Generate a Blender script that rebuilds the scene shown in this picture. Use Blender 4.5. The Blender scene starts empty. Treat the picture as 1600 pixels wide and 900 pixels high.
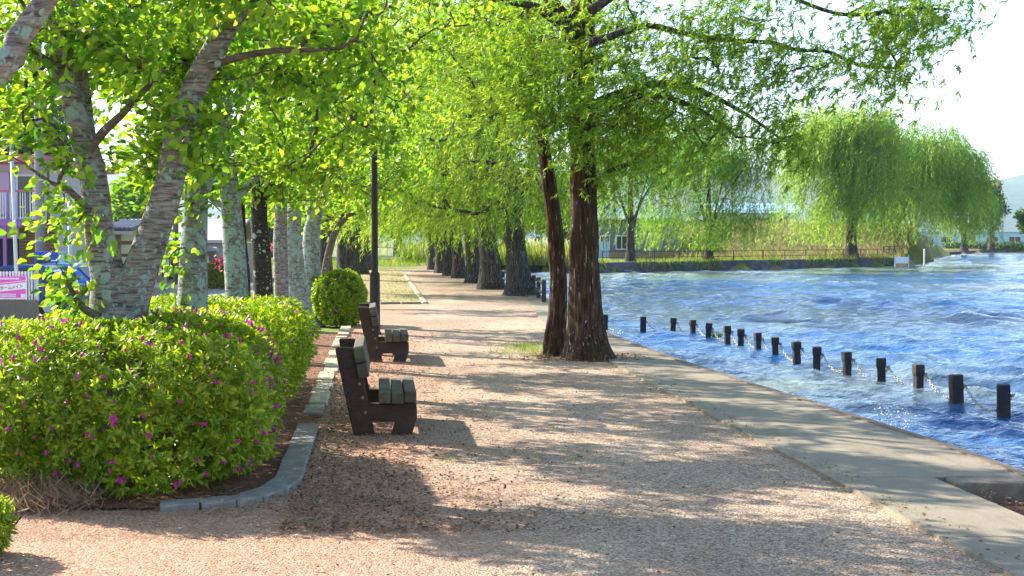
import bpy, bmesh, math, random
import numpy as np
from mathutils import Vector, Matrix, noise as mnoise

# ------------------------------------------------------------------ camera, sky, sun, exposure
SC = bpy.context.scene
COL = SC.collection
EYE = 1.70; FPX = 2222.0; HOR = 375.0            # camera height, focal length in photo pixels, horizon row
cam = bpy.data.objects.new('camera', bpy.data.cameras.new('camera')); COL.objects.link(cam)
cam.data.sensor_width = 36.0; cam.data.lens = 50.0
cam.data.clip_start = 0.1; cam.data.clip_end = 20000.0
cam.location = (0, 0, EYE)
cam.rotation_euler = (math.radians(90) - math.atan(75.0 / FPX), 0, 0)
SC.camera = cam
SUN_AZ = math.radians(54.0)                       # left of the viewing direction
SUN_EL = math.radians(31.5)
world = bpy.data.worlds.new('World'); SC.world = world; world.use_nodes = True
wn = world.node_tree; wn.nodes.clear()
sky = wn.nodes.new('ShaderNodeTexSky'); sky.sky_type = 'NISHITA'; sky.sun_disc = False
sky.sun_elevation = SUN_EL; sky.sun_rotation = -SUN_AZ
sky.air_density = 1.0; sky.dust_density = 0.6; sky.ozone_density = 1.6
bg = wn.nodes.new('ShaderNodeBackground'); bg.inputs['Strength'].default_value = 0.125
wo = wn.nodes.new('ShaderNodeOutputWorld')
wn.links.new(sky.outputs[0], bg.inputs[0]); wn.links.new(bg.outputs[0], wo.inputs[0])
sd = bpy.data.lights.new('sun', 'SUN'); sd.energy = 5.0; sd.angle = math.radians(0.55); sd.color = (1.0, 0.93, 0.82)
sun = bpy.data.objects.new('sun', sd); COL.objects.link(sun)
tosun = Vector((-math.sin(SUN_AZ) * math.cos(SUN_EL), math.cos(SUN_AZ) * math.cos(SUN_EL), math.sin(SUN_EL)))
sun.rotation_euler = tosun.to_track_quat('Z', 'Y').to_euler()
SC.view_settings.view_transform = 'Standard'; SC.view_settings.look = 'None'
SC.view_settings.gamma = 1.0; SC.view_settings.exposure = 1.72
SC.render.engine = 'CYCLES'
SC.cycles.max_bounces = 5; SC.cycles.diffuse_bounces = 3; SC.cycles.glossy_bounces = 2; SC.cycles.transmission_bounces = 5; SC.cycles.transparent_max_bounces = 6

ZW = -0.35                                        # water level
K = 0.093                                         # the path runs this far to the left per metre of distance

def W(px, py, d):                                 # photo pixel at a known distance
    return Vector(((px - 800.0) / FPX * d, d, EYE - (py - HOR) / FPX * d))
def G(px, py, z=0.0):                             # photo pixel that touches level z
    d = (EYE - z) * FPX / (py - HOR)
    return Vector(((px - 800.0) / FPX * d, d, z))
def UV(u, d, z=0.0):                              # offset across the path, distance
    return Vector((u - K * d, d, z))

# ------------------------------------------------------------------ materials
class Mt:
    def __init__(s, name, rough=0.8, spec=0.3):
        s.m = bpy.data.materials.new(name); s.m.use_nodes = True
        s.t = s.m.node_tree; s.b = s.t.nodes['Principled BSDF']; s.o = s.t.nodes['Material Output']
        s.b.inputs['Roughness'].default_value = rough
        s.b.inputs['Specular IOR Level'].default_value = spec
        s.tc = s.t.nodes.new('ShaderNodeTexCoord')
    def n(s, typ, **kw):
        nd = s.t.nodes.new(typ)
        for k, v in kw.items(): setattr(nd, k, v)
        return nd
    def lk(s, a, b): s.t.links.new(a, b)
    def map(s, scale=(1, 1, 1), rot=(0, 0, 0), coord='Object'):
        mp = s.n('ShaderNodeMapping'); mp.inputs['Scale'].default_value = scale; mp.inputs['Rotation'].default_value = rot
        s.lk(s.tc.outputs[coord], mp.inputs['Vector']); return mp.outputs[0]
    def noise(s, scale, detail=4, rough=0.6, vec=None, dist=0.0):
        nd = s.n('ShaderNodeTexNoise'); nd.inputs['Scale'].default_value = scale
        nd.inputs['Detail'].default_value = detail; nd.inputs['Roughness'].default_value = rough
        nd.inputs['Distortion'].default_value = dist
        s.lk(vec if vec is not None else s.tc.outputs['Object'], nd.inputs['Vector']); return nd.outputs['Fac']
    def voro(s, scale, vec=None, feature='F1', out='Distance', rnd=1.0):
        nd = s.n('ShaderNodeTexVoronoi'); nd.feature = feature; nd.inputs['Scale'].default_value = scale
        nd.inputs['Randomness'].default_value = rnd
        s.lk(vec if vec is not None else s.tc.outputs['Object'], nd.inputs['Vector']); return nd.outputs[out]
    def ramp(s, fac, stops, interp='LINEAR'):
        r = s.n('ShaderNodeValToRGB'); r.color_ramp.interpolation = interp
        e = r.color_ramp.elements
        while len(e) < len(stops): e.new(0.5)
        for q, (p, c) in zip(e, stops):
            q.position = p; q.color = (c, c, c, 1) if isinstance(c, (int, float)) else (*c, 1)
        s.lk(fac, r.inputs[0]); return r.outputs[0]
    def mix(s, fac, a, b, mode='MIX'):
        x = s.n('ShaderNodeMix', data_type='RGBA', blend_type=mode)
        for inp, v in ((0, fac), (6, a), (7, b)):
            if isinstance(v, (int, float)): x.inputs[inp].default_value = v
            elif isinstance(v, tuple): x.inputs[inp].default_value = (*v, 1)
            else: s.lk(v, x.inputs[inp])
        return x.outputs[2]
    def math(s, op, a, b=0.0, clamp=False):
        x = s.n('ShaderNodeMath', operation=op); x.use_clamp = clamp
        for i, v in enumerate((a, b)):
            if isinstance(v, (int, float)): x.inputs[i].default_value = v
            else: s.lk(v, x.inputs[i])
        return x.outputs[0]
    def col(s, c):
        if isinstance(c, tuple): s.b.inputs['Base Color'].default_value = (*c, 1)
        else: s.lk(c, s.b.inputs['Base Color'])
        return s
    def bump(s, h, strength=0.5, dist=0.02):
        b = s.n('ShaderNodeBump'); b.inputs['Strength'].default_value = strength; b.inputs['Distance'].default_value = dist
        s.lk(h, b.inputs['Height']); s.lk(b.outputs[0], s.b.inputs['Normal']); return s
    def island(s): return s.n('ShaderNodeNewGeometry').outputs['Random Per Island']

def plain(name, c, rough=0.7, var=0.25, scale=6.0, metal=0.0, spec=0.35, bump=0.15):
    m = Mt(name, rough, spec); m.b.inputs['Metallic'].default_value = metal
    n1 = m.noise(scale, 5, 0.65); n2 = m.noise(scale * 9, 3, 0.6)
    f = m.math('ADD', m.math('MULTIPLY', n1, 0.65), m.math('MULTIPLY', n2, 0.35))
    m.col(m.ramp(f, [(0.3, tuple(x * (1 - var) for x in c)), (0.7, tuple(min(1, x * (1 + var)) for x in c))]))
    if bump: m.bump(n2, bump, 0.01)
    return m.m

def leafmat(name, c0, c1, c2, trans, tmix=0.5, rough=0.45, nscale=0.6):
    m = Mt(name, rough, 0.35)
    isl = m.island(); nz = m.noise(nscale, 2, 0.5)
    f = m.math('ADD', m.math('MULTIPLY', isl, 0.55), m.math('MULTIPLY', nz, 0.45))
    c = m.ramp(f, [(0.2, c0), (0.5, c1), (0.8, c2)])
    m.col(c)
    tr = m.n('ShaderNodeBsdfTranslucent')
    tc_ = m.mix(1.0, c, trans, 'MULTIPLY'); m.lk(tc_, tr.inputs['Color'])
    mx = m.n('ShaderNodeMixShader'); mx.inputs[0].default_value = tmix
    m.lk(m.b.outputs[0], mx.inputs[1]); m.lk(tr.outputs[0], mx.inputs[2]); m.lk(mx.outputs[0], m.o.inputs['Surface'])
    return m.m

def barkmat(name, dark, light, lichen_col, lich_lo, lich_hi, rings=True):
    m = Mt(name, 0.9, 0.2)
    if rings:
        v = m.map((5, 5, 34)); n1 = m.noise(1.6, 5, 0.65, v, 0.4)
    else:
        v = m.map((16, 16, 2.6)); n1 = m.noise(1.5, 5, 0.65, v, 0.5)
    base = m.ramp(n1, [(0.34, dark), (0.62, light)])
    fine = m.noise(60, 3, 0.6); big = m.noise(2.2, 3, 0.55); wob = m.n('ShaderNodeTexNoise'); wob.inputs['Scale'].default_value = 14; wob.inputs['Detail'].default_value = 3
    m.lk(m.tc.outputs['Object'], wob.inputs['Vector'])
    wv_ = m.n('ShaderNodeVectorMath', operation='MULTIPLY_ADD'); m.lk(wob.outputs['Color'], wv_.inputs[0]); wv_.inputs[1].default_value = (.07, .07, .07); m.lk(m.tc.outputs['Object'], wv_.inputs[2])
    def spots(sc, wgt):
        nd = m.n('ShaderNodeTexVoronoi'); nd.inputs['Scale'].default_value = sc; m.lk(wv_.outputs[0], nd.inputs['Vector'])
        sc_ = m.n('ShaderNodeSeparateColor'); m.lk(nd.outputs['Color'], sc_.inputs[0])
        return m.math('SUBTRACT', m.math('ADD', m.math('MULTIPLY', sc_.outputs[0], .55), m.math('MULTIPLY', big, wgt)), nd.outputs['Distance'])
    f = m.math('MAXIMUM', spots(11.0, .55), spots(24.0, .5))
    msk = m.ramp(f, [(lich_lo, 0.0), (lich_hi, 1.0)])
    lc = m.mix(m.ramp(fine, [(0.35, 0.0), (0.65, 1.0)]), tuple(x * 0.7 for x in lichen_col), lichen_col)
    m.col(m.mix(msk, base, lc))
    h = m.math('ADD', m.math('MULTIPLY', n1, 1.0), m.math('MULTIPLY', msk, 0.35))
    h = m.math('ADD', h, m.math('MULTIPLY', fine, 0.25))
    m.bump(h, 0.8, 0.015)
    return m.m

LICH = (0.31, 0.39, 0.34)
MB_ = {}
MB_['cherry'] = barkmat('cherry_bark', (0.06, 0.046, 0.04), (0.33, 0.275, 0.245), LICH, 0.30, 0.36)
MB_['cherry_pale'] = barkmat('cherry_bark_lichen', (0.06, 0.05, 0.042), (0.28, 0.26, 0.23), LICH, 0.10, 0.20)
MB_['cherry_dark'] = barkmat('cherry_bark_dark', (0.012, 0.010, 0.009), (0.06, 0.05, 0.042), (0.40, 0.43, 0.38), 0.47, 0.51)
MB_['branch'] = barkmat('branch_bark', (0.05, 0.036, 0.028), (0.17, 0.125, 0.095), LICH, 0.52, 0.58)
def willowbark(name='willow_bark', grey=False):
    m = Mt(name, 0.92, 0.15)
    v = m.map((15, 15, 1.7)); n1 = m.noise(1.7, 5, 0.7, v, 0.7)
    v2 = m.map((34, 34, 4.2)); n2 = m.noise(1.0, 3, 0.55, v2, 0.3)
    n3 = m.noise(1.3, 3, 0.6); fine = m.noise(55, 3, 0.6)
    base = m.ramp(n1, [(0.33, (0.012, 0.007, 0.005)), (0.5, (0.060, 0.032, 0.021)), (0.68, (0.13, 0.075, 0.05))])
    if grey: base = m.ramp(n1, [(0.33, (0.018, 0.015, 0.014)), (0.5, (0.06, 0.05, 0.045)), (0.68, (0.16, 0.135, 0.12))])
    moss = m.ramp(n3, [(0.5, 0.0), (0.68, 0.45)])
    base = m.mix(moss, base, (0.045, 0.042, 0.014))
    fl = m.ramp(n2, [(0.645, 0.0), (0.69, 1.0)])
    m.col(m.mix(fl, base, (0.42, 0.34, 0.29)))
    m.bump(m.math('ADD', n1, m.math('MULTIPLY', fine, 0.2)), 1.0, 0.03)
    return m.m
MB_['willow'] = willowbark()
MB_['willow_far'] = willowbark('old_bark', True)
LF = {}
LF['cherry'] = leafmat('cherry_leaf', (0.055, 0.16, 0.016), (0.215, 0.375, 0.026), (0.39, 0.48, 0.05), (1.45, 1.45, 0.65), 0.56)
LF['willow'] = leafmat('willow_leaf', (0.06, 0.16, 0.020), (0.20, 0.345, 0.030), (0.37, 0.45, 0.05), (1.45, 1.42, 0.65), 0.54, nscale=0.45)
LF['willow_cool'] = leafmat('willow_leaf_cool', (0.05, 0.15, 0.035), (0.09, 0.23, 0.04), (0.20, 0.32, 0.03), (1.3, 1.45, 0.7), 0.48, nscale=0.3)  # cool copy paints backlit, sky-reflecting leaves; not assigned to any crown
LF['far'] = leafmat('weeping_leaf', (0.10, 0.21, 0.04), (0.22, 0.34, 0.055), (0.36, 0.44, 0.08), (1.45, 1.5, 0.85), 0.54, nscale=0.3)
LF['far_deep'] = leafmat('weeping_leaf_deep', (0.08, 0.20, 0.035), (0.16, 0.29, 0.045), (0.30, 0.39, 0.05), (1.5, 1.5, 0.75), 0.54, nscale=0.16)
LF['dark'] = leafmat('evergreen_leaf', (0.025, 0.07, 0.015), (0.05, 0.11, 0.02), (0.09, 0.16, 0.025), (1.1, 1.2, 0.6), 0.35, nscale=0.3)
LF['bronze'] = leafmat('camphor_leaf', (0.06, 0.11, 0.02), (0.12, 0.17, 0.025), (0.30, 0.26, 0.05), (1.2, 1.2, 0.6), 0.4, nscale=0.25)
LF['azalea'] = leafmat('azalea_leaf', (0.10, 0.20, 0.012), (0.22, 0.32, 0.018), (0.42, 0.46, 0.04), (1.5, 1.5, 0.5), 0.45, 0.4, 1.2)
LF['petal'] = leafmat('azalea_petal', (0.42, 0.012, 0.25), (0.52, 0.02, 0.34), (0.60, 0.04, 0.42), (1.2, 1.1, 1.2), 0.35, 0.5)
LF['petal_pink'] = leafmat('pink_petal', (0.6, 0.05, 0.14), (0.7, 0.08, 0.16), (0.75, 0.25, 0.25), (1.1, 1.1, 1.1), 0.35, 0.5)
LF['grass'] = leafmat('grass_blade', (0.09, 0.17, 0.015), (0.17, 0.26, 0.02), (0.32, 0.33, 0.06), (1.3, 1.35, 0.6), 0.42, 0.5, 0.8)
LF['reed'] = leafmat('reed_blade', (0.12, 0.20, 0.025), (0.22, 0.28, 0.035), (0.45, 0.38, 0.16), (1.2, 1.2, 0.7), 0.4, 0.5, 0.5)
LF['dry'] = leafmat('dry_grass', (0.20, 0.12, 0.07), (0.33, 0.21, 0.12), (0.45, 0.30, 0.18), (1, 1, 1), 0.25, 0.8, 1.0)
LF['litter'] = leafmat('dead_leaf', (0.07, 0.032, 0.017), (0.20, 0.085, 0.042), (0.44, 0.24, 0.13), (1, 1, 1), 0.15, 0.8, 2.0)

# ------------------------------------------------------------------ object helpers
def npmesh(name, V, F):
    V = np.asarray(V, np.float32); me = bpy.data.meshes.new(name)
    if isinstance(F, np.ndarray):
        k = F.shape[1]; nf = len(F)
        me.vertices.add(len(V)); me.vertices.foreach_set('co', V.ravel())
        me.loops.add(nf * k); me.loops.foreach_set('vertex_index', F.astype(np.int32).ravel())
        me.polygons.add(nf); me.polygons.foreach_set('loop_start', np.arange(0, nf * k, k, dtype=np.int32))
        me.update(calc_edges=True); me.validate()
    else:
        me.from_pydata([tuple(map(float, v)) for v in V], [], [tuple(f) for f in F]); me.update()
    return me
def smooth(me):
    me.polygons.foreach_set('use_smooth', np.ones(len(me.polygons), bool)); return me
def link(name, me, mat=None, parent=None):
    o = bpy.data.objects.new(name, me); COL.objects.link(o)
    if mat is not None and me is not None and len(me.materials) == 0: me.materials.append(mat)
    if parent is not None: o.parent = parent
    return o
def tag(o, label, cat, group=None):
    o['label'] = label; o['category'] = cat
    if group: o['group'] = group
    return o
def struct(o, label=None):
    o['kind'] = 'structure'
    if label: o['label'] = label
    return o
def stuff(o, label=None, cat=None):
    o['kind'] = 'stuff'
    if label: o['label'] = label
    if cat: o['category'] = cat
    return o
def empty(name, loc, rz=0.0):
    o = bpy.data.objects.new(name, None); COL.objects.link(o); o.location = loc; o.rotation_euler = (0, 0, rz)
    o.empty_display_size = 0.2; return o
def copy_tree(o, parent=None):
    c = o.copy(); COL.objects.link(c); c.parent = parent
    for ch in [x for x in bpy.data.objects if x.parent == o]: copy_tree(ch, c)
    return c

class MB:                                          # collects shapes into one mesh
    def __init__(s): s.v = []; s.f = []
    def add(s, vs, fs):
        b = len(s.v); s.v += [tuple(v) for v in vs]; s.f += [tuple(i + b for i in f) for f in fs]; return s
    def box(s, a, b, m=None, bev=0.0):
        (x0, y0, z0), (x1, y1, z1) = a, b
        bm = bmesh.new()
        bmesh.ops.create_cube(bm, size=1.0)
        for v in bm.verts:
            v.co = Vector(((x0 + x1) / 2 + v.co.x * (x1 - x0), (y0 + y1) / 2 + v.co.y * (y1 - y0), (z0 + z1) / 2 + v.co.z * (z1 - z0)))
        if bev: bmesh.ops.bevel(bm, geom=bm.edges[:], offset=bev, segments=2, affect='EDGES', profile=0.6)
        if m is not None: bmesh.ops.transform(bm, matrix=m, verts=bm.verts)
        bm.verts.index_update()
        s.add([v.co.copy() for v in bm.verts], [[v.index for v in f.verts] for f in bm.faces]); bm.free(); return s
    def prism(s, poly, axis, a, b, bev=0.0):       # polygon extruded along an axis
        def pt(p, t):
            if axis == 'y': return (p[0], t, p[1])
            if axis == 'x': return (t, p[0], p[1])
            return (p[0], p[1], t)
        bm = bmesh.new(); n = len(poly)
        A = [bm.verts.new(pt(p, a)) for p in poly]; B = [bm.verts.new(pt(p, b)) for p in poly]
        bm.faces.new(A[::-1]); bm.faces.new(B)
        for i in range(n): bm.faces.new((A[i], A[(i + 1) % n], B[(i + 1) % n], B[i]))
        bmesh.ops.recalc_face_normals(bm, faces=bm.faces[:])
        if bev: bmesh.ops.bevel(bm, geom=bm.edges[:], offset=bev, segments=2, affect='EDGES')
        bm.verts.index_update()
        s.add([v.co.copy() for v in bm.verts], [[v.index for v in f.verts] for f in bm.faces]); bm.free(); return s
    def tube(s, pts, rad, k=8, cap=True):
        pts = [Vector(p) for p in pts]; n = len(pts); vs = []; fs = []
        if isinstance(rad, (int, float)): rad = [rad] * n
        t0 = (pts[1] - pts[0]).normalized(); nx = t0.orthogonal().normalized()
        for i in range(n):
            t = (pts[min(i + 1, n - 1)] - pts[max(i - 1, 0)]).normalized()
            nx = (nx - t * nx.dot(t)).normalized(); ny = t.cross(nx)
            for j in range(k):
                a = 2 * math.pi * j / k; vs.append(pts[i] + (nx * math.cos(a) + ny * math.sin(a)) * rad[i])
        for i in range(n - 1):
            for j in range(k):
                fs.append((i * k + j, i * k + (j + 1) % k, (i + 1) * k + (j + 1) % k, (i + 1) * k + j))
        if cap: fs.append(tuple(range(k))[::-1]); fs.append(tuple((n - 1) * k + j for j in range(k)))
        return s.add(vs, fs)
    def build(s, name, mat, parent=None, sm=False):
        me = npmesh(name, s.v, s.f)
        if sm: smooth(me)
        return link(name, me, mat, parent)

def fbm(x, y, z, o=3): return mnoise.fractal(Vector((x, y, z)), 1.0, 2.0, o)

# ------------------------------------------------------------------ leaves
T_BROAD = (np.array([(0, 0, 0), (0, .5, -.04), (0, 1, -.10), (-.33, .38, .15), (-.25, .72, .10), (.33, .38, .15), (.25, .72, .10)], float),
           np.array([(0, 1, 3), (1, 4, 3), (1, 2, 4), (0, 5, 1), (1, 5, 6), (1, 6, 2)]))
T_DIAM = (np.array([(0, 0, 0), (-.26, .45, .08), (0, 1, 0), (.26, .45, .08)], float), np.array([(0, 2, 1), (0, 3, 2)]))
T_NARR = (np.array([(0, 0, 0), (-.095, .4, .03), (0, 1, -.06), (.095, .4, .03)], float), np.array([(0, 2, 1), (0, 3, 2)]))
T_AZ = (np.array([(0, 0, 0), (-.17, .58, .04), (0, 1, -.06), (.17, .58, .04)], float), np.array([(0, 2, 1), (0, 3, 2)]))
T_BLADE = (np.array([(-.03, 0, 0), (.03, 0, 0), (0.05, 1, -.1)], float), np.array([(0, 1, 2)]))
def nrm(a): return a / np.maximum(np.linalg.norm(a, axis=-1, keepdims=True), 1e-9)
def leaves(tm, P, D, U, S):
    tv, tf = tm; P = np.asarray(P, float); D = nrm(np.asarray(D, float)); S = np.asarray(S, float).reshape(-1, 1, 1)
    X = nrm(np.cross(D, U)); Z = np.cross(X, D); n = len(P)
    V = P[:, None, :] + S * (tv[None, :, 0:1] * X[:, None, :] + tv[None, :, 1:2] * D[:, None, :] + tv[None, :, 2:3] * Z[:, None, :])
    F = tf[None] + (np.arange(n) * len(tv))[:, None, None]
    return V.reshape(-1, 3), F.reshape(-1, 3)
def joinVF(parts):
    vs = []; fs = []; b = 0
    for v, f in parts: vs.append(v); fs.append(f + b); b += len(v)
    return np.concatenate(vs), np.concatenate(fs)

# ------------------------------------------------------------------ trees
def trunk_mesh(pts, rad, k=20, step=0.08, ridge=0.03, nr=11, flare=0.0, seed=0, lump=0.06):
    pts = [Vector(p) for p in pts]; rg = random.Random(seed)
    # resample with Catmull-Rom
    P = [pts[0] * 2 - pts[1]] + pts + [pts[-1] * 2 - pts[-2]]; R = [rad[0]] + list(rad) + [rad[-1]]
    S = []; RR = []
    for i in range(1, len(P) - 2):
        seg = (P[i + 1] - P[i]).length; n = max(2, int(seg / step))
        for q in range(n):
            t = q / n
            S.append(0.5 * ((2 * P[i]) + (-P[i - 1] + P[i + 1]) * t + (2 * P[i - 1] - 5 * P[i] + 4 * P[i + 1] - P[i + 2]) * t * t + (-P[i - 1] + 3 * P[i] - 3 * P[i + 1] + P[i + 2]) * t ** 3))
            RR.append(R[i] + (R[i + 1] - R[i]) * t)
    S.append(pts[-1]); RR.append(rad[-1])
    vs = []; fs = []; nx = Vector((1, 0, 0)); n = len(S); L = 0.0; ph = rg.random() * 9
    for i in range(n):
        t = (S[min(i + 1, n - 1)] - S[max(i - 1, 0)]).normalized()
        nx = (nx - t * nx.dot(t)).normalized(); ny = t.cross(nx)
        if i: L += (S[i] - S[i - 1]).length
        fl = flare * math.exp(-L / 0.28)
        for j in range(k):
            a = 2 * math.pi * j / k
            ca, sa = math.cos(a), math.sin(a)
            rr = RR[i] * (1 + lump * fbm(ca * 1.3 + ph, sa * 1.3, L * 1.1 + seed)) 
            rr *= 1 + ridge * mnoise.noise(Vector((ca * nr * .5 + ph, sa * nr * .5, L * 1.6)))
            rr += RR[i] * fl * (0.55 + 0.75 * max(0, mnoise.noise(Vector((ca * 1.6 + ph, sa * 1.6, 3.3)))+.25))
            vs.append(S[i] + (nx * ca + ny * sa) * rr)
    for i in range(n - 1):
        for j in range(k): fs.append((i * k + j, i * k + (j + 1) % k, (i + 1) * k + (j + 1) % k, (i + 1) * k + j))
    fs.append(tuple((n - 1) * k + j for j in range(k)))
    return vs, fs

WIND = np.array([-0.85, -0.35, 0.05])
def grow(limbs, targets, rg, twig=0.006, mid=4, sag=0.0):
    """connect every target to the nearest grown wood; returns chains [(pts, radii)]"""
    pos = []; dirs = []; rad = []
    for li in limbs:
        for i in range(len(li) - 1):
            a, b = np.array(li[i][:3]), np.array(li[i + 1][:3]); n = max(2, int(np.linalg.norm(b - a) / 0.25))
            for q in range(n):
                t = q / n; pos.append(a + (b - a) * t); dirs.append((b - a) / max(1e-6, np.linalg.norm(b - a))); rad.append(li[i][3] * (1 - t) + li[i + 1][3] * t)
        pos.append(np.array(li[-1][:3])); dirs.append(dirs[-1]); rad.append(li[-1][3])
    nl = len(pos); N = nl + len(targets) * (mid + 1)
    PO = np.zeros((N, 3)); PO[:nl] = pos; DI = np.zeros((N, 3)); DI[:nl] = dirs
    par = -np.ones(N, int); cnt = nl
    T = np.array(targets)
    d0 = np.min(np.linalg.norm(T[:, None, :] - PO[None, :nl], axis=2), axis=1)
    chains = []
    base_z = PO[0, 2]
    for ti in np.argsort(d0):
        t = T[ti]; dv = t[None] - PO[:cnt]; dist = np.linalg.norm(dv, axis=1)
        along = np.sum(dv * DI[:cnt], axis=1) / np.maximum(dist, 1e-6)
        cost = dist * (1.25 - 0.25 * along) + 0.25 * np.maximum(0, PO[:cnt, 2] - t[2]) + 10 * (PO[:cnt, 2] < base_z + 0.9)
        j = int(np.argmin(cost)); p0 = PO[j]; d = dist[j]
        ctrl = p0 + DI[j] * d * 0.35 + np.array([0, 0, 0.10 * d]) + rg.normal(0, 0.06 * d, 3)
        prev = j; ids = [j]
        for q in range(1, mid + 2):
            s = q / (mid + 1); p = (1 - s) ** 2 * p0 + 2 * s * (1 - s) * ctrl + s * s * t
            if q <= mid: p = p + rg.normal(0, 0.02 * d + .004, 3)
            PO[cnt] = p; DI[cnt] = nrm(p - PO[prev]); par[cnt] = prev; ids.append(cnt); prev = cnt; cnt += 1
        chains.append(ids)
    area = np.zeros(cnt)
    for ids in chains: area[ids[-1]] += twig ** 2.2
    for i in range(cnt - 1, nl - 1, -1): area[par[i]] += area[i] if par[i] >= 0 else 0
    R = area ** (1 / 2.2)
    out = []
    for ids in chains:
        r = R[ids].copy(); r[0] = r[1] if ids[0] < nl else min(r[0], r[1] * 1.15)
        out.append((PO[ids], np.minimum(r, 0.09)))
    return out, T

def tubes_np(chains, k=5):
    parts = []
    ang = np.arange(k) * 2 * np.pi / k; ca, sa = np.cos(ang), np.sin(ang)
    for pts, rad in chains:
        n = len(pts); t = np.gradient(pts, axis=0); t = nrm(t)
        ref = np.array([0.3, 0.2, 0.93]) if abs(t[0, 2]) < 0.8 else np.array([1.0, 0, 0])
        nx = nrm(np.cross(t, ref)); ny = np.cross(t, nx)
        V = pts[:, None] + rad[:, None, None] * (nx[:, None] * ca[None, :, None] + ny[:, None] * sa[None, :, None])
        i = np.arange(n - 1)[:, None] * k; j = np.arange(k)[None]
        F = np.stack([i + j, i + (j + 1) % k, i + k + (j + 1) % k, i + k + j], -1).reshape(-1, 4)
        parts.append((V.reshape(-1, 3), F))
    return joinVF(parts)

def blob_targets(blobs, rg, spacing_jit=1.0, shell=0.25):
    out = []
    for (c, r, n) in blobs:
        c = np.array(c); r = np.array(r); k = 0; tries = 0
        while k < n and tries < n * 30:
            tries += 1
            v = rg.normal(0, 1, 3); v /= np.linalg.norm(v); v *= (shell + (1 - shell) * rg.random()) ** 0.45
            p = c + v * r
            if fbm(p[0] * 0.9, p[1] * 0.9, p[2] * 0.9, 2) < -0.22: continue
            out.append(p); k += 1
    return out

def cherry_leaves(chains, rg, per, size, tm=T_BROAD, spread=0.23):
    P = []; D = []
    for pts, rad in chains:
        n = per
        s = 0.45 + 0.6 * rg.random(n); idx = np.clip(s, 0, 1) * (len(pts) - 1); i0 = np.minimum(idx.astype(int), len(pts) - 2); fr = (idx - i0)[:, None]
        p = pts[i0] * (1 - fr) + pts[i0 + 1] * fr
        ax = nrm(pts[-1] - pts[-2])[None]
        off = rg.normal(0, 1, (n, 3)); off = nrm(off) * (spread * rg.random((n, 1)) ** 0.6)
        p = p + off + ax * (np.maximum(0, s - 1)[:, None] * 0.8)
        d = nrm(off) * 0.75 + WIND[None] * 0.75 + ax * 0.45 + np.array([0, 0, -0.28])[None] + rg.normal(0, 0.35, (n, 3))
        P.append(p); D.append(d)
    P = np.concatenate(P); D = np.concatenate(D); n = len(P)
    U = nrm(rg.normal(0, 0.75, (n, 3)) + np.array([0.25, -0.1, 0.8]))
    return leaves(tm, P, D, U, size * (0.65 + 0.6 * rg.random(n)))

def willow_leaves(T, rg, strands, slen, lsize, pitch, tm=T_NARR, wind=(-.35, -.15), spread=0.3, droop=1.0, outward=None):
    """hanging strands with leaves set along them"""
    nS = len(T) * strands
    p0 = np.repeat(T, strands, 0) + rg.normal(0, spread, (nS, 3))
    L = slen[0] + (slen[1] - slen[0]) * rg.random(nS) ** 1.3
    th = rg.random(nS) * 2 * np.pi
    h = np.stack([np.cos(th), np.sin(th), 0.25 + 0 * th], 1) * 0.5
    if outward is not None: h = h * 0.5 + nrm((p0 - outward) * np.array([1, 1, 0.1])) * 0.5
    h = h + np.array([wind[0], wind[1], 0])
    P = []; D = []
    m = (L / pitch).astype(int) + 2
    tot = int(m.sum()); sid = np.repeat(np.arange(nS), m)
    k = np.arange(tot) - np.repeat(np.cumsum(m) - m, m)
    s = (k * pitch)
    Ls = L[sid]; q = np.minimum(s / Ls, 1.05)
    fall = droop * (q ** 1.5) * Ls * 0.85
    hor = h[sid] * (q * (1 - 0.35 * q))[:, None] * Ls[:, None] * 0.75
    P = p0[sid] + hor; P[:, 2] -= fall
    tan = h[sid] * (0.75 * (1 - 0.7 * q))[:, None]; tan[:, 2] -= droop * 1.3 * np.sqrt(q)
    tan = nrm(tan); side = nrm(np.cross(tan, rg.normal(0, 1, (tot, 3))))
    D = tan * 0.75 + side * 0.7 + np.array([wind[0] * .5, wind[1] * .5, -0.12])
    U = nrm(rg.normal(0, 0.8, (tot, 3)) + np.array([0.2, 0, 0.7]))
    return leaves(tm, P, D, U, lsize * (0.6 + 0.7 * rg.random(tot)))

def make_tree(name, label, cat, limbs, targets, barkm, leafVF, leafm, chains, group=None, twigm=None,
              k=18, ridge=0.05, nr=9, flare=0.25, step=0.09, limb_names=None, seed=0):
    base = Vector(limbs[0][0][:3]); root = empty(name, base)
    if label: tag(root, label, cat, group)
    b = np.array(base)
    for i, li in enumerate(limbs):
        vs, fs = trunk_mesh([Vector(p[:3]) - base for p in li], [p[3] for p in li], k if i < 3 else 10, step, ridge, nr, flare if i == 0 else 0.0, seed + i)
        nm = 'trunk' if (i == 0 or (limb_names and i < limb_names)) else 'limb'
        me = smooth(npmesh(nm, vs, fs)); link(nm, me, barkm if i < 3 else (twigm or barkm), root)
    if chains:
        V, F = tubes_np(chains, 5 if step < .1 and seed < 60 else 4); me = smooth(npmesh('branches', V - b, F)); stuff(link('branches', me, twigm or barkm, root))
    V, F = leafVF; me = npmesh('crown', V - b, F); stuff(link('crown', me, leafm, root))
    return root

def px_limb(pts, d):      # [(px, py, halfwidth_px[, distance])]
    out = []
    for p in pts:
        dd = p[3] if len(p) > 3 else d
        w = W(p[0], p[1], dd); out.append((w.x, w.y, w.z, p[2] / FPX * dd))
    return out
def px_blob(px, py, d, rx, ry, rd, n):
    c = W(px, py, d); return ((c.x, c.y, c.z), (rx / FPX * d, rd, ry / FPX * d), n)

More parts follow.
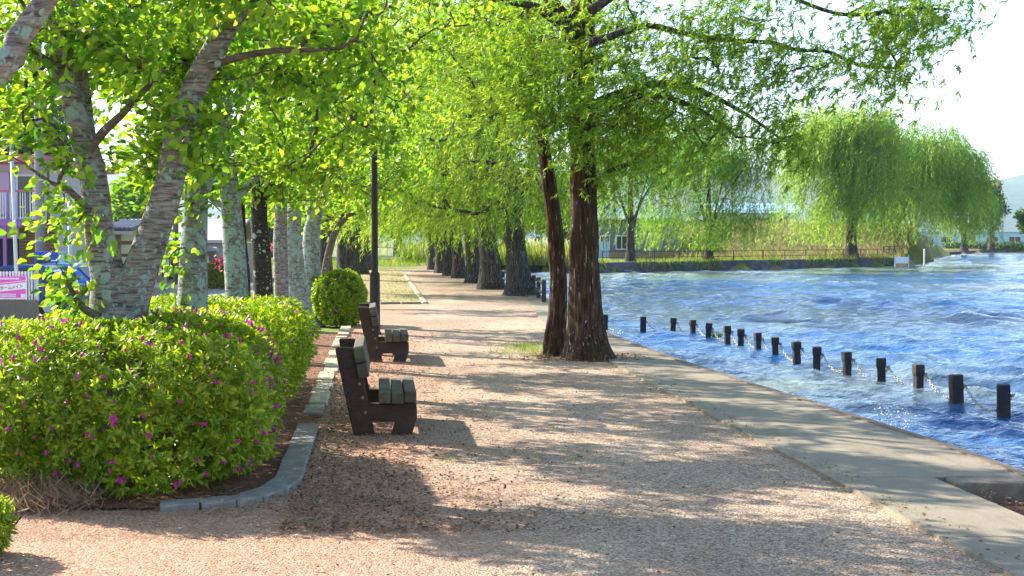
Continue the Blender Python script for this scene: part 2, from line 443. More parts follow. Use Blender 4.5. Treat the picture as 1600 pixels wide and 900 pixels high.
# ------------------------------------------------------------------ setting: terrain, path, walkway, road, lake, hills
def sstep(a, b, x): t = np.clip((x - a) / (b - a), 0, 1); return t * t * (3 - 2 * t)
EDGE_D = np.array([-60, 0, 10.4, 12.0, 13.3, 15.4, 18.1, 21.2, 25.6, 35, 44, 62, 80, 88.])
EDGE_U = np.array([4.8, 4.8, 4.74, 4.76, 4.65, 4.54, 4.37, 4.26, 4.2, 4.5, 5.0, 4.9, 4.6, 4.4])
def edge_x(d): return np.interp(d, EDGE_D, EDGE_U) - K * d
LAKE = [(float(edge_x(d)), float(d)) for d in EDGE_D] + [(-2, 92), (5.7, 88), (13, 95), (17.8, 99), (23.8, 106), (30.8, 113),
        (37, 130), (45, 157), (60, 195), (77, 232), (95, 240), (150, 225), (300, 150), (300, -60)]
def in_poly(x, y, poly):
    c = np.zeros(x.shape, bool); n = len(poly)
    for i in range(n):
        x0, y0 = poly[i]; x1, y1 = poly[(i + 1) % n]
        if y0 == y1: continue
        m = ((y0 > y) != (y1 > y)) & (x < (x1 - x0) * (y - y0) / (y1 - y0) + x0); c ^= m
    return c
def land(x, y):
    u = x + K * y
    z = np.full(np.shape(x), -0.03)
    far = sstep(80, 90, y)
    z = z + far * 0.30
    z = z - 0.53 * sstep(-3.7, -5.0, u) * (1 - sstep(90, 120, y))
    ridge = sstep(111, 127, y - 0.45 * (x - 20)) * sstep(10, 17, x) * (1 - sstep(44, 60, x))
    z = z + 2.7 * ridge
    z = z - 0.3 * sstep(3.75, 3.88, u) * (1 - sstep(9.85, 10.0, y)) * (1 - sstep(-20, -21, -y))
    return z
def lines(a, b, segs):
    out = [a]
    for (lim, st) in segs:
        while out[-1] < lim: out.append(out[-1] + st)
    return np.array(out)
gx = np.unique(np.concatenate([-np.geomspace(60, 6000, 22), np.arange(-60, -12, 2.0), np.arange(-12, 8, 0.4), np.arange(8, 100, 2.5), np.geomspace(100, 6000, 24)]))
gy = np.unique(np.concatenate([-np.geomspace(10, 3000, 14), np.arange(-10, 60, 0.8), np.arange(60, 140, 1.2), np.arange(140, 300, 4), np.geomspace(300, 7000, 24)]))
GX, GY = np.meshgrid(gx, gy)
GZ = np.where(in_poly(GX, GY, LAKE), -1.3, land(GX, GY))
GZ += np.where(GZ > -1, 1, 0) * 0.012 * np.sin(GX * 3.1 + 1.7 * np.sin(GY * 1.3)) * np.cos(GY * 2.3)
ny_, nx_ = GX.shape
I = (np.arange(ny_ - 1)[:, None] * nx_ + np.arange(nx_ - 1)[None]).ravel()
GF = np.stack([I, I + 1, I + 1 + nx_, I + nx_], 1)
def groundmat():
    m = Mt('ground_soil_grass', 0.95, 0.15)
    n1 = m.noise(0.35, 4, 0.6); n2 = m.noise(9, 4, 0.7); n3 = m.noise(60, 3, 0.7)
    g = m.ramp(n2, [(0.3, (0.09, 0.13, 0.02)), (0.7, (0.21, 0.25, 0.045))])
    s = m.ramp(n3, [(0.3, (0.15, 0.10, 0.065)), (0.7, (0.36, 0.26, 0.18))])
    m.col(m.mix(m.ramp(m.math('ADD', m.math('MULTIPLY', n1, 0.7), m.math('MULTIPLY', n2, 0.3)), [(0.40, 0.0), (0.52, 1.0)]), s, g))
    m.bump(n3, 0.6, 0.03); return m.m
MAT_GROUND = groundmat()
struct(link('ground', smooth(npmesh('ground', np.stack([GX, GY, GZ], -1).reshape(-1, 3), GF)), MAT_GROUND), 'soil and grass ground around the lake')

def strip(name, ds, u0, u1, z, mat, nu=8, wob=0.0, seed=0, edge_wob=True):
    """a sheet lying along the path between two offsets (functions or numbers)"""
    vs = []; n = len(ds)
    for i, d in enumerate(ds):
        a = u0(d) if callable(u0) else u0; b = u1(d) if callable(u1) else u1
        if wob: a += wob * fbm(d * 1.7, seed, 1.0); b += wob * fbm(d * 1.7, seed + 5, 2.0)
        for j in range(nu + 1):
            u = a + (b - a) * j / nu; p = UV(u, d)
            vs.append((p.x, p.y, z + 0.008 * fbm(p.x * 0.7, p.y * 0.7, 0.3, 2)))
    fs = [(i * (nu + 1) + j, i * (nu + 1) + j + 1, (i + 1) * (nu + 1) + j + 1, (i + 1) * (nu + 1) + j) for i in range(n - 1) for j in range(nu)]
    return struct(link(name, smooth(npmesh(name, vs, fs)), mat))

def gravelmat():
    m = Mt('gravel', 0.9, 0.2)
    sp = m.n('ShaderNodeSeparateXYZ'); m.lk(m.tc.outputs['Object'], sp.inputs[0])
    u = m.math('ADD', sp.outputs[0], m.math('MULTIPLY', sp.outputs[1], K))
    v1 = m.voro(75, None, 'F1', 'Color'); sv = m.n('ShaderNodeSeparateColor'); m.lk(v1, sv.inputs[0])
    vd = m.voro(75)
    big = m.noise(0.8, 4, 0.65); med = m.noise(5, 4, 0.7); fin = m.noise(160, 2, 0.6)
    grav = m.ramp(sv.outputs[0], [(0.0, (0.16, 0.095, 0.058)), (0.35, (0.39, 0.265, 0.165)), (0.7, (0.54, 0.395, 0.265)), (1.0, (0.74, 0.61, 0.47))])
    grav = m.mix(m.ramp(vd, [(0.35, 0.0), (0.8, 0.45)]), grav, (0.16, 0.105, 0.08))
    grav = m.mix(m.ramp(med, [(0.4, 0.0), (0.75, 0.35)]), grav, (0.40, 0.26, 0.19))
    lit = m.ramp(fin, [(0.3, (0.13, 0.058, 0.032)), (0.5, (0.36, 0.19, 0.115)), (0.72, (0.60, 0.40, 0.27))])
    u = m.math('MAXIMUM', u, -0.9)
    wear = m.ramp(m.noise(0.55, 4, .6, m.map((1.0, .45, 1), (0, 0, .09))), [(.35, .72), (.65, 1.12)])
    grav = m.mix(1.0, grav, wear, 'MULTIPLY')
    f = m.math('ADD', m.math('MULTIPLY', u, -0.30), m.math('ADD', m.math('MULTIPLY', big, 0.75), m.math('MULTIPLY', med, 0.45)))
    msk = m.ramp(f, [(0.26, 0.0), (0.62, 0.92)])
    dd = m.ramp(m.math('ADD', big, m.math('MULTIPLY', med, 0.35)), [(0.72, 0.0), (0.90, 0.6)])
    msk = m.math('MAXIMUM', msk, dd)
    lit = m.mix(0.62, lit, m.ramp(sv.outputs[1], [(0.0, (0.11, 0.042, 0.022)), (0.4, (0.36, 0.18, 0.10)), (0.75, (0.52, 0.31, 0.20)), (1.0, (0.70, 0.52, 0.40))]))
    m.col(m.mix(msk, grav, lit))
    m.bump(m.math('ADD', m.math('SUBTRACT', 1.0, vd), m.math('MULTIPLY', fin, 0.3)), 0.75, 0.012)
    return m.m
MAT_GRAVEL = gravelmat()
def soilmat():
    m = Mt('bed_soil', 0.95, 0.15)
    n1 = m.noise(4, 4, 0.7); n2 = m.noise(70, 3, 0.7)
    m.col(m.ramp(m.math('ADD', m.math('MULTIPLY', n1, 0.4), m.math('MULTIPLY', n2, 0.6)), [(0.3, (0.065, 0.032, 0.019)), (0.5, (0.21, 0.10, 0.058)), (0.7, (0.42, 0.24, 0.15))]))
    m.bump(n2, 0.8, 0.03); return m.m
MAT_SOIL = soilmat()
def concmat(name, c, dark, stain=0.5, scale=1.5):
    m = Mt(name, 0.85, 0.25)
    n1 = m.noise(scale, 5, 0.7); n2 = m.noise(90, 3, 0.7); n3 = m.noise(11, 4, 0.65)
    base = m.ramp(n2, [(0.3, tuple(x * .66 for x in c)), (0.7, tuple(x * 1.2 for x in c))])
    st = m.noise(2.2, 5, .7, m.map((2.2, .35, 1), (0, 0, .09))); base = m.mix(m.ramp(st, [(.5, 0.0), (.72, .45)]), base, tuple(x * .8 for x in dark))
    m.col(m.mix(m.ramp(m.math('ADD', m.math('MULTIPLY', n1, .6), m.math('MULTIPLY', n3, .4)), [(0.42, 0.0), (0.68, stain)]), base, dark))
    m.bump(n2, 0.35, 0.006); return m.m
MAT_CONC = concmat('walk_concrete', (0.275, 0.232, 0.165), (0.155, 0.125, 0.085))
MAT_WET = concmat('edge_concrete', (0.24, 0.19, 0.14), (0.085, 0.06, 0.04), 0.9, 3)
MAT_KERB = concmat('kerb_concrete', (0.29, 0.265, 0.225), (0.13, 0.11, 0.085), 0.7, 6)
MAT_KERB_TAN = concmat('kerb_sandy', (0.50, 0.42, 0.28), (0.30, 0.23, 0.14), 0.5, 4)
MAT_ROAD = concmat('road_asphalt', (0.30, 0.29, 0.285), (0.20, 0.195, 0.19), 0.5, 0.8)
MAT_LOT = concmat('lot_dirt', (0.42, 0.33, 0.26), (0.28, 0.22, 0.17), 0.6, 0.8)

def path_left(d): return -0.75 if d > 9.6 else -7.0 + 6.25 * max(0.0, (d - 9.0) / 0.6)
def path_right(d): return float(np.interp(d, [0, 24, 30, 36, 44, 62, 84], [3.3, 3.3, 3.5, 4.0, 4.7, 4.65, 4.35]))
DS = np.concatenate([np.arange(2.0, 40, 0.2), np.arange(40, 86, 1.0)])
gravel_path = strip('path', DS, path_left, path_right, 0.0, MAT_GRAVEL, 30, 0.06, 3); gravel_path['label'] = 'pinkish gravel lakeside path'
def vergemat():
    m = Mt('verge_soil', .95, .15); n1 = m.noise(3, 4, .7, m.map((1, .35, 1))); n2 = m.noise(50, 3, .7)
    c = m.ramp(n2, [(.3, (.24, .16, .10)), (.7, (.46, .34, .23))]); m.col(m.mix(m.ramp(n1, [(.5, 0.0), (.68, .7)]), c, (.30, .29, .07))); m.bump(n2, .6, .02); return m.m
strip('verge', np.arange(37.9, 86, 0.6), -1.2, 1.14, 0.012, vergemat(), 8, 0.05, 9)
strip('road', np.arange(12, 130, 2.0), -8.35, -5.2, -0.546, MAT_ROAD, 6)
strip('parking_lot', np.arange(12, 130, 2.0), -40, -8.36, -0.546, MAT_LOT, 6)
MAT_LINE = plain('road_paint', (0.75, 0.75, 0.73), 0.7, 0.12, 12)
o = strip('road_line', np.arange(14, 128, 2.0), -8.22, -8.08, -0.540, MAT_LINE, 1)
# planting bed
bedpts = [(-2.25, 8.86), (-1.75, 9.03), (-1.53, 9.45), (-1.50, 10.07)] + [tuple(UV(-0.60, d)[:2]) for d in (11.4, 13, 15, 17, 19, 22, 25.2)] + [tuple(UV(-3.7, d)[:2]) for d in (25.2, 20, 15, 11)] + [(-5.2, 8.7), (-3.6, 8.9)]
bm = bmesh.new(); f = bm.faces.new([bm.verts.new((x, y, 0.022)) for x, y in bedpts])
bmesh.ops.triangulate(bm, faces=bm.faces[:]); me = bpy.data.meshes.new('planting_bed'); bm.to_mesh(me); bm.free()
struct(link('planting_bed', me, MAT_SOIL), 'brown littered soil bed inside the kerb')

# kerb of single concrete stones round the bed
kerb = struct(empty('kerb', (-1.6, 10, 0)), 'curved line of concrete kerb stones around the bed')
kp = [(-2.2, 8.80), (-1.95, 8.86), (-1.74, 8.97), (-1.60, 9.14), (-1.50, 9.42), (-1.46, 9.80), (-1.49, 10.15)] + [tuple(UV(-0.55, d)[:2]) for d in (10.75, 11.4, 12.05, 12.7)]
rgk = random.Random(4)
def kerb_stone(a, b, mat, h=0.052, w=0.19):
    a = Vector((a[0], a[1], 0)); b = Vector((b[0], b[1], 0)); L = (b - a).length; ang = math.atan2(b.y - a.y, b.x - a.x)
    m = MB().box((0.008, 0.0, -0.12), (L - 0.008, w, h), None, 0.012)
    o = m.build('kerb_stone', mat, kerb)
    o.location = a - kerb.location; o.rotation_euler = (rgk.uniform(-.03, .03), rgk.uniform(-.02, .02), ang)
for i in range(len(kp) - 1): kerb_stone(kp[i], kp[i + 1], MAT_KERB)
d = 13.6
while d < 27:
    L = 0.55 if rgk.random() < .6 else 0.28
    uo = -0.56 + rgk.uniform(-.02, .02); kerb_stone(UV(uo, d), UV(uo, d + L), MAT_KERB_TAN if d > 14.1 else MAT_KERB, 0.035 + rgk.uniform(-.02, .02)); d += L + rgk.choice([0.0, 0.02, 0.02, 0.12])
vkerb = struct(empty('verge_kerb', UV(1.15, 38)), 'pale kerb stones edging the far grass verge')
def vstone(a, b, mat, h=0.05, w=0.12):
    L = (b - a).length; o = MB().box((0.01, -w / 2, -0.1), (L - 0.01, w / 2, h), None, 0.012).build('kerb_stone', mat, vkerb)
    o.location = a - vkerb.location; o.rotation_euler = (0, 0, math.atan2(b.y - a.y, b.x - a.x))
for i in range(30): vstone(UV(1.2, 37.9 + i * 1.0), UV(1.2, 38.9 + i * 1.0), MAT_KERB_TAN)
for i in range(4): vstone(UV(-1.1 + i * .55, 37.6), UV(-.55 + i * .55, 37.75), MAT_KERB, 0.06)

# walkway of concrete slabs with a weathered edge beam
walk = struct(empty('walkway', UV(3.9, 12)), 'concrete lakeside walkway')
cuts = [1.0, 3.4, 5.8, 8.0, 10.02, 13.3, 16.6, 19.9, 23.2, 26.5, 30, 34, 38, 42, 46, 52, 58, 66, 76, 86]
for a, b in zip(cuts[:-1], cuts[1:]):
    n = max(2, int((b - a) / 0.6)); vs = []; fs = []
    for i in range(n + 1):
        d = a + 0.005 + (b - a - 0.010) * i / n
        r = 3.92 if b <= 10.05 else float(np.interp(d, EDGE_D, EDGE_U)) - 0.16
        l = path_right(d) - 0.12 + 0.05 * fbm(d * 2.1, 7, 0)
        for q, (uu, z) in enumerate(((l, -0.1), (l, 0.024), (r, 0.018 if b > 10.05 else 0.02), (r, -1.35))): p = UV(uu, d, z); vs.append(tuple(p))
    for i in range(n):
        for q in range(3): fs.append((i * 4 + q, i * 4 + q + 1, i * 4 + q + 5, i * 4 + q + 4))
    fs += [(0, 3, 2, 1), (n * 4, n * 4 + 1, n * 4 + 2, n * 4 + 3)]
    vs = [Vector(v) - walk.location for v in vs]
    link('concrete_slab', npmesh('concrete_slab', vs, fs), MAT_CONC, walk)
    if b > 10.05:
        vs = []; fs = []
        for i in range(n + 1):
            d = a + (b - a) * i / n; r = float(np.interp(d, EDGE_D, EDGE_U))
            for uu, z in ((r - 0.165, -1.3), (r - 0.165, 0.028), (r - 0.03, 0.012), (r, -0.03), (r + 0.01, -1.3)):
                p = UV(uu + 0.006 * fbm(d * 5, uu, 0), d, z + (0.008 * fbm(d * 4, uu * 9, 1) if z > -1 else 0)); vs.append(Vector(p) - walk.location)
        for i in range(n):
            for q in range(4): fs.append((i * 5 + q, i * 5 + q + 1, i * 5 + q + 6, i * 5 + q + 5))
        fs += [(0, 4, 3, 2, 1), tuple(n * 5 + q for q in range(5))]
        link('edge_beam', npmesh('edge_beam', vs, fs), MAT_WET, walk)
# recess beside the walkway with the end block of the ledge
strip('recess', np.arange(1, 10.1, 0.5), 3.90, 6.5, -0.10, MAT_SOIL, 6)
blk = MB().box((0, 0, -0.6), (0.75, 0.30, 0.035), None, 0.02).build('concrete_block', MAT_WET)
blk.location = UV(3.95, 9.72); blk.rotation_euler = (0, 0, math.radians(-3)); tag(blk, 'dark concrete block ending the walkway ledge', 'concrete block')  # same dark blotched concrete as the edge beam

# lake
def wave_field(X, Y, spacing):
    rg = np.random.default_rng(12); z = np.zeros_like(X); dx = np.zeros_like(X); dy = np.zeros_like(X)
    for i in range(84):
        lam = 0.22 * (3.4 / 0.22) ** rg.random(); th = math.radians(215) + rg.normal(0, 0.6)
        k = 2 * math.pi / lam; a = 0.0066 * lam ** 0.85
        ph = rg.random() * 6.28; fade = np.clip(lam / (3.2 * spacing) - 0.4, 0, 1)
        kx, ky = math.cos(th) * k, math.sin(th) * k
        arg = kx * X + ky * Y + ph + 0.6 * np.sin(X * 0.31 + i) * np.cos(Y * 0.23 + 2 * i)
        z += a * fade * np.sin(arg); c = a * fade * np.cos(arg) * 1.0
        dx += c * math.cos(th); dy += c * math.sin(th)
    return z, dx, dy
dr = np.exp(np.linspace(math.log(7.2), math.log(330.0), 780)); ta = np.linspace(-0.2, 0.66, 300)
WY, TA = np.meshgrid(dr, ta, indexing='ij'); WX = TA * WY
sp_ = np.maximum(np.gradient(dr)[:, None] * np.ones_like(TA), WY * (ta[1] - ta[0]))
wz, wdx, wdy = wave_field(WX, WY, sp_)
damp = np.clip((WX + K * WY - np.interp(WY, EDGE_D, EDGE_U)) / 0.6, 0.25, 1)
cx = WX + wdx * damp; cy = WY + wdy * damp; cz = ZW + wz * damp
inside = in_poly(WX - 0.9, WY - 0.4, LAKE) | in_poly(WX + 0.9, WY + 0.4, LAKE) | in_poly(WX, WY - 2.0, LAKE)
inside &= (WX + K * WY > np.interp(WY, EDGE_D, EDGE_U) - 0.1) | (WY > 88)
a_, b_ = WX.shape
I = (np.arange(a_ - 1)[:, None] * b_ + np.arange(b_ - 1)[None])
ok = (inside[:-1, :-1] & inside[1:, 1:]).ravel(); I = I.ravel()[ok]
WF = np.stack([I, I + 1, I + 1 + b_, I + b_], 1); used = np.unique(WF); rem = np.zeros(a_ * b_, int); rem[used] = np.arange(len(used))
lv = np.stack([cx, cy, cz], -1).reshape(-1, 3)[used]
lake_me = smooth(npmesh('lake', lv, rem[WF]))
crest = np.clip((wz * damp / (wz.std() + 1e-6) - 2.4) / 0.8, 0, 1).ravel()[used]
near_edge = np.clip(1.0 - (WX + K * WY - np.interp(WY, EDGE_D, EDGE_U)) / 0.45, 0, 1).ravel()[used] * (lv[:, 1] < 60)
at = lake_me.attributes.new('foam', 'FLOAT', 'POINT'); at.data.foreach_set('value', np.maximum(crest * 0.8, near_edge).astype(np.float32))
def watermat():
    m = Mt('lake_water', 0.07, 0.5); m.b.inputs['IOR'].default_value = 1.333
    big = m.noise(1.0, 2, 0.5, m.map((0.03, 0.09, 1))); med = m.noise(1.0, 2, 0.5, m.map((0.5, 0.5, 1)))
    turb = m.ramp(m.math('ADD', m.math('MULTIPLY', big, 0.9), m.math('MULTIPLY', med, 0.15)), [(0.48, 0.0), (0.68, 1.0)])
    body = m.mix(turb, (0.015, 0.078, 0.215), (0.17, 0.195, 0.14))
    a = m.n('ShaderNodeAttribute', attribute_name='foam')
    fn = m.noise(7, 5, 0.75, None, 0.8)
    fm = m.ramp(m.math('ADD', m.math('MULTIPLY', a.outputs['Fac'], 0.60), m.math('MULTIPLY', fn, 0.5)), [(0.60, 0.0), (0.74, 1.0)])
    m.col(m.mix(fm, body, (0.75, 0.77, 0.78)))
    m.lk(m.math('ADD', 0.07, m.math('MULTIPLY', fm, 0.6)), m.b.inputs['Roughness'])
    rp = m.noise(8, 3, 0.6, m.map((1.0, 1.3, 1), (0, 0, 0.6))); rp2 = m.noise(2.6, 3, 0.55, m.map((1.0, 1.5, 1), (0, 0, 0.6)))
    m.bump(m.math('ADD', m.math('MULTIPLY', rp, 0.35), rp2), 0.8, 0.10)
    return m.m
struct(link('lake', lake_me, watermat()), 'choppy blue lake water')
# spray thrown up where waves hit the walkway
MAT_SPRAY = plain('spray', (0.82, 0.85, 0.88), 0.25, 0.05, 5, 0, 0.5, 0)
rgn = np.random.default_rng(5)
T_TET = (np.array([(1, 0, 0), (-.5, .87, 0), (-.5, -.87, 0), (0, 0, 1.3), (0, 0, -1.)], float), np.array([(0, 1, 3), (1, 2, 3), (2, 0, 3), (1, 0, 4), (2, 1, 4), (0, 2, 4)]))
parts = []
for (sx, sy, hgt, wid, n) in [(1472, 690, .20, .32, 700), (1455, 688, .10, .25, 350), (1338, 642, .13, .35, 450), (1300, 628, .10, .3, 260), (1225, 603, .14, .4, 420), (1160, 578, .10, .3, 260), (1052, 546, .14, .5, 480), (1012, 530, .15, .4, 420), (1565, 722, .07, .3, 200)]:
    c = G(sx, sy, -0.2); uu = float(np.interp(c.y, EDGE_D, EDGE_U)); c = UV(uu + 0.20, c.y, -0.28)
    g = rgn.normal(0, 1, (n, 3)); t = rgn.random(n) ** 1.6
    P = np.stack([c.x + g[:, 0] * 0.10, c.y + g[:, 1] * wid * (0.45 + 0.25 * t), c.z + t * hgt * 2.0 * np.exp(-(g[:, 1] ** 2) * .5) + 0.02 * g[:, 2]], 1)
    parts.append(leaves(T_TET, P, rgn.normal(0, 1, (n, 3)), rgn.normal(0, 1, (n, 3)), 0.004 + 0.012 * rgn.random(n) ** 3))
V, F = joinVF(parts); stuff(link('spray', npmesh('spray', V, F), MAT_SPRAY), 'white spray of waves breaking on the walkway edge', 'spray')

# mountains far behind the lake
def hills(name, y0, dep, hmax, x0, x1, seed, mat):
    nx, ny = 150, 26; vs = []
    for j in range(ny):
        for i in range(nx):
            x = x0 + (x1 - x0) * i / (nx - 1); t = j / (ny - 1)
            prof = math.sin(math.pi * min(1, t * 1.05)) ** 0.8
            hh = hmax * (0.72 + 0.33 * fbm(x / 900 + seed, seed, 0, 4)) * prof + 0.10 * hmax * fbm(x / 220, t * 6, seed, 4) * prof
            vs.append((x, y0 + dep * t, hh - 3))
    fs = [(j * nx + i, j * nx + i + 1, (j + 1) * nx + i + 1, (j + 1) * nx + i) for j in range(ny - 1) for i in range(nx - 1)]
    return struct(link(name, smooth(npmesh(name, vs, fs)), mat), 'forested mountain ridge fading in haze')
MAT_HILL = plain('forest_slope', (0.06, 0.10, 0.055), 0.95, 0.4, 0.02, 0, 0.1, 0)
hills('mountain', 3600, 1800, 265, -3500, 4200, 2.3, MAT_HILL)
# the air
MAT_HAZE = bpy.data.materials.new('haze'); MAT_HAZE.use_nodes = True; nt = MAT_HAZE.node_tree; nt.nodes.clear()
pv = nt.nodes.new('ShaderNodeVolumePrincipled'); pv.inputs['Color'].default_value = (0.66, 0.83, 1.0, 1); pv.inputs['Density'].default_value = 0.00011; pv.inputs['Anisotropy'].default_value = 0.3
mo = nt.nodes.new('ShaderNodeOutputMaterial'); nt.links.new(pv.outputs[0], mo.inputs['Volume'])
hz = MB().box((-6500, -3300, -6), (6500, 7500, 420)).build('haze', MAT_HAZE); stuff(hz, 'pale air over the lake')


# ------------------------------------------------------------------ cherry trees on the left of the path
ROWG = 'cherry trees along the bed'
def cherry(label, limbs, blobs, bark, per, lsize, seed, extra=(), tm=T_BROAD, twig=0.0055, k=18, cat='tree', spread=0.22, flare=0.2, name='cherry_tree', leaf='cherry', group=None, ln=None):
    rg = np.random.default_rng(seed)
    b0 = limbs[0][0]
    if b0[2] > .1: limbs[0] = [(b0[0], b0[1], -.03, b0[3] * 1.12), (b0[0], b0[1], b0[2] * .5, b0[3] * 1.02)] + limbs[0][1:]
    if tm is T_BROAD: blobs = [(c, r, int(n * 1.35)) for c, r, n in blobs]
    T = blob_targets(blobs, rg) + [np.array(e) for e in extra]
    def clear(p): px = 800 + p[0] / p[1] * FPX; py = HOR - (p[2] - EYE) / p[1] * FPX; return not (552 < px < 612 and 222 < py < 345 and p[1] < 25.5)
    T = [p for p in T if clear(p)]
    chains, _ = grow(limbs, T, rg, twig)
    lv = cherry_leaves(chains, rg, per, lsize, tm, spread)
    return make_tree(name, label, cat, limbs, T, MB_[bark], lv, LF[leaf], chains, group, MB_['branch'], k=k, flare=flare, seed=seed, ridge=0.03, limb_names=ln)

# near tree that only leans a branch into the picture
L = [[(-4.9, 7.2, 0, .20), (-4.85, 7.2, 1.2, .17), (-4.7, 7.1, 2.2, .15), (-4.5, 7.2, 3.4, .11), (-4.5, 7.4, 5.0, .05)],
     [(-4.8, 7.15, 1.5, .10), (-3.6, 7.0, 2.0, .075)] + px_limb([(-20, 128, 21), (30, 65, 19), (62, 22, 17), (110, -40, 14), (190, -120, 9)], 6.6),
     [(-4.6, 7.15, 2.8, .08), (-3.2, 7.4, 3.7, .055), (-1.8, 7.9, 4.2, .035), (-0.2, 8.3, 4.4, .02), (1.0, 8.6, 4.5, .01)]]
cherry('cherry tree outside the bed leaning one thick bare branch over the hedge', L,
       [((-4.4, 7.4, 4.4), (1.7, 1.6, 1.3), 40), ((-2.2, 7.8, 4.5), (1.7, 1.3, .75), 24), ((-0.2, 8.4, 4.6), (1.5, 1.2, .6), 18), ((-3.4, 8.6, 5.2), (2.0, 1.6, 1.0), 26)],
       'cherry', 28, 0.077, 11)
# forked tree in the hedge
D1 = 10.5
L = [px_limb([(186, 600, 40), (186, 520, 41), (180, 470, 40), (168, 425, 27), (156, 370, 23), (146, 275, 21), (122, 185, 19), (98, 95, 17), (90, 20, 14), (82, -80, 9)], D1),
     px_limb([(190, 540, 30), (198, 480, 34), (217, 430, 28), (240, 365, 25), (265, 292, 22), (283, 205, 21), (305, 140, 20), (338, 78, 18), (374, 22, 15), (425, -30, 10), (500, -90, 6)], D1),
     px_limb([(143, 255, 14), (136, 180, 12), (127, 95, 11), (120, 15, 10), (116, -60, 7)], 10.7),
     px_limb([(328, 105, 8), (370, 92, 6), (430, 81, 5), (480, 80, 4), (535, 77, 2.5)], 10.3),
     px_limb([(100, 110, 10), (70, 95, 8), (35, 62, 6), (-10, 35, 5), (-60, 10, 3)], 10.4),
     px_limb([(140, 236, 8), (165, 205, 7), (190, 182, 6), (222, 148, 5), (262, 110, 3)], 10.3),
     px_limb([(155, 495, 7), (130, 482, 6), (112, 455, 4), (98, 425, 3)], 10.2),
     px_limb([(140, 330, 7), (112, 300, 5), (80, 285, 3), (45, 260, 2)], 10.2)]
ex = [tuple(W(px, py, D1 + dz)) for px, py, dz in [(80, 410, -.2), (95, 440, -.3), (110, 460, -.3), (100, 480, -.4), (120, 470, -.2), (100, 318, -.2), (125, 345, -.3), (90, 350, -.3), (35, 345, -.1),
      (30, 195, -.2), (60, 205, -.3), (15, 180, -.2), (90, 215, -.2), (50, 160, -.1), (150, 345, -.5), (100, 270, -.3), (20, 250, 0), (110, 240, -.4),
      (480, 60, 0), (520, 40, 0), (560, 60, -.1), (590, 100, 0), (600, 45, .2), (540, 110, .1), (450, 40, .2), (610, 130, 0), (480, 15, 0), (575, 15, 0), (605, 10, .3), (430, 110, .2)]]
cherry('forked cherry tree with lichen-spotted grey trunks rising from the azalea hedge', L,
       [px_blob(180, 150, 10.6, 200, 150, .9, 60), px_blob(360, 60, 10.6, 200, 90, .9, 50), px_blob(60, 60, 10.8, 130, 110, .9, 35),
        ((-2.4, 10.4, 4.4), (2.4, 1.6, 1.0), 32), ((-0.9, 10.6, 4.7), (1.3, 1.3, .8), 14), ((-4.7, 11.6, 5.2), (2.4, 1.7, 1.2), 38)], 'cherry', 30, 0.078, 21, ex, ln=2, k=26, flare=0.1)  # last blob: unseen foliage added out of frame to dapple the path
# pale lichen tree behind it
D2 = 13.5
L = [px_limb([(298, 640, 27), (299, 540, 25), (300, 470, 23), (302, 400, 21), (308, 300, 18), (312, 210, 15), (300, 120, 12), (288, 30, 10), (285, -80, 7)], D2),
     px_limb([(310, 330, 9), (325, 285, 9), (340, 245, 8), (346, 205, 7), (362, 165, 5), (400, 120, 3)], D2 - .1),
     px_limb([(310, 200, 11), (330, 120, 9), (350, 40, 7), (380, -60, 5)], D2)]
cherry('cherry trunk almost covered by pale green lichen behind the forked tree', L,
       [px_blob(300, 160, 13.5, 200, 130, 1.0, 75), px_blob(430, 110, 13.6, 170, 120, 1.0, 55), ((-2.9, 13.5, 4.6), (2.5, 1.7, 1.3), 34), ((-0.9, 13.3, 4.4), (1.2, 1.2, .9), 35), ((-4.9, 14.0, 5.6), (2.4, 1.7, 1.4), 40)],  # last blob widens the crown out of view to shade the gravel
       'cherry_pale', 28, 0.086, 31, [tuple(W(px, py, 13.2)) for px, py in [(255, 410), (270, 395), (262, 440), (345, 330), (240, 300), (265, 330)]], flare=0.1)
D3 = 16.5
L = [px_limb([(373, 590, 23), (372, 500, 20), (370, 455, 18), (366, 380, 17), (360, 300, 15), (355, 235, 12), (350, 150, 10), (354, 40, 8), (360, -70, 6)], D3),
     px_limb([(358, 315, 7), (380, 300, 6), (400, 280, 5), (425, 265, 3)], D3),
     px_limb([(358, 320, 6), (340, 318, 5), (325, 302, 4), (318, 285, 2)], D3)]
cherry('straight cherry trunk with bluish lichen in the hedge beside the black-barked trunk', L,
       [px_blob(370, 190, 16.5, 150, 130, 1.1, 60), px_blob(500, 150, 16.6, 160, 130, 1.2, 60), ((-3.0, 16.5, 5.2), (2.6, 1.8, 1.6), 38), ((-1.0, 16.2, 4.6), (1.3, 1.3, 1.0), 30), ((-5.0, 17.0, 6.0), (2.4, 1.8, 1.5), 40)], 'cherry_pale', 28, 0.09, 41, flare=0.1)  # last blob is unseen crown, added for dappled shade on the ground
D4 = 19.5
L = [px_limb([(414, 570, 20), (412, 480, 16), (409, 400, 15), (405, 340, 13), (408, 250, 11), (414, 150, 9), (420, 20, 7), (425, -80, 5)], D4),
     px_limb([(383, 520, 8), (384, 440, 7), (380, 380, 6), (378, 320, 5), (372, 240, 4)], D4 + .6)]
cherry('black-barked cherry trunk flecked with white lichen dots', L,
       [px_blob(430, 230, 19.5, 130, 110, 1.2, 60), px_blob(540, 200, 19.6, 130, 110, 1.2, 50), ((-3.4, 19.5, 5.4), (2.8, 1.9, 1.7), 65)], 'cherry_dark', 26, 0.098, 51, flare=0.1)
L = [px_limb([(441, 540, 14), (440, 450, 11), (438, 380, 11), (440, 310, 9), (436, 220, 7), (440, 100, 5)], 23.0)]
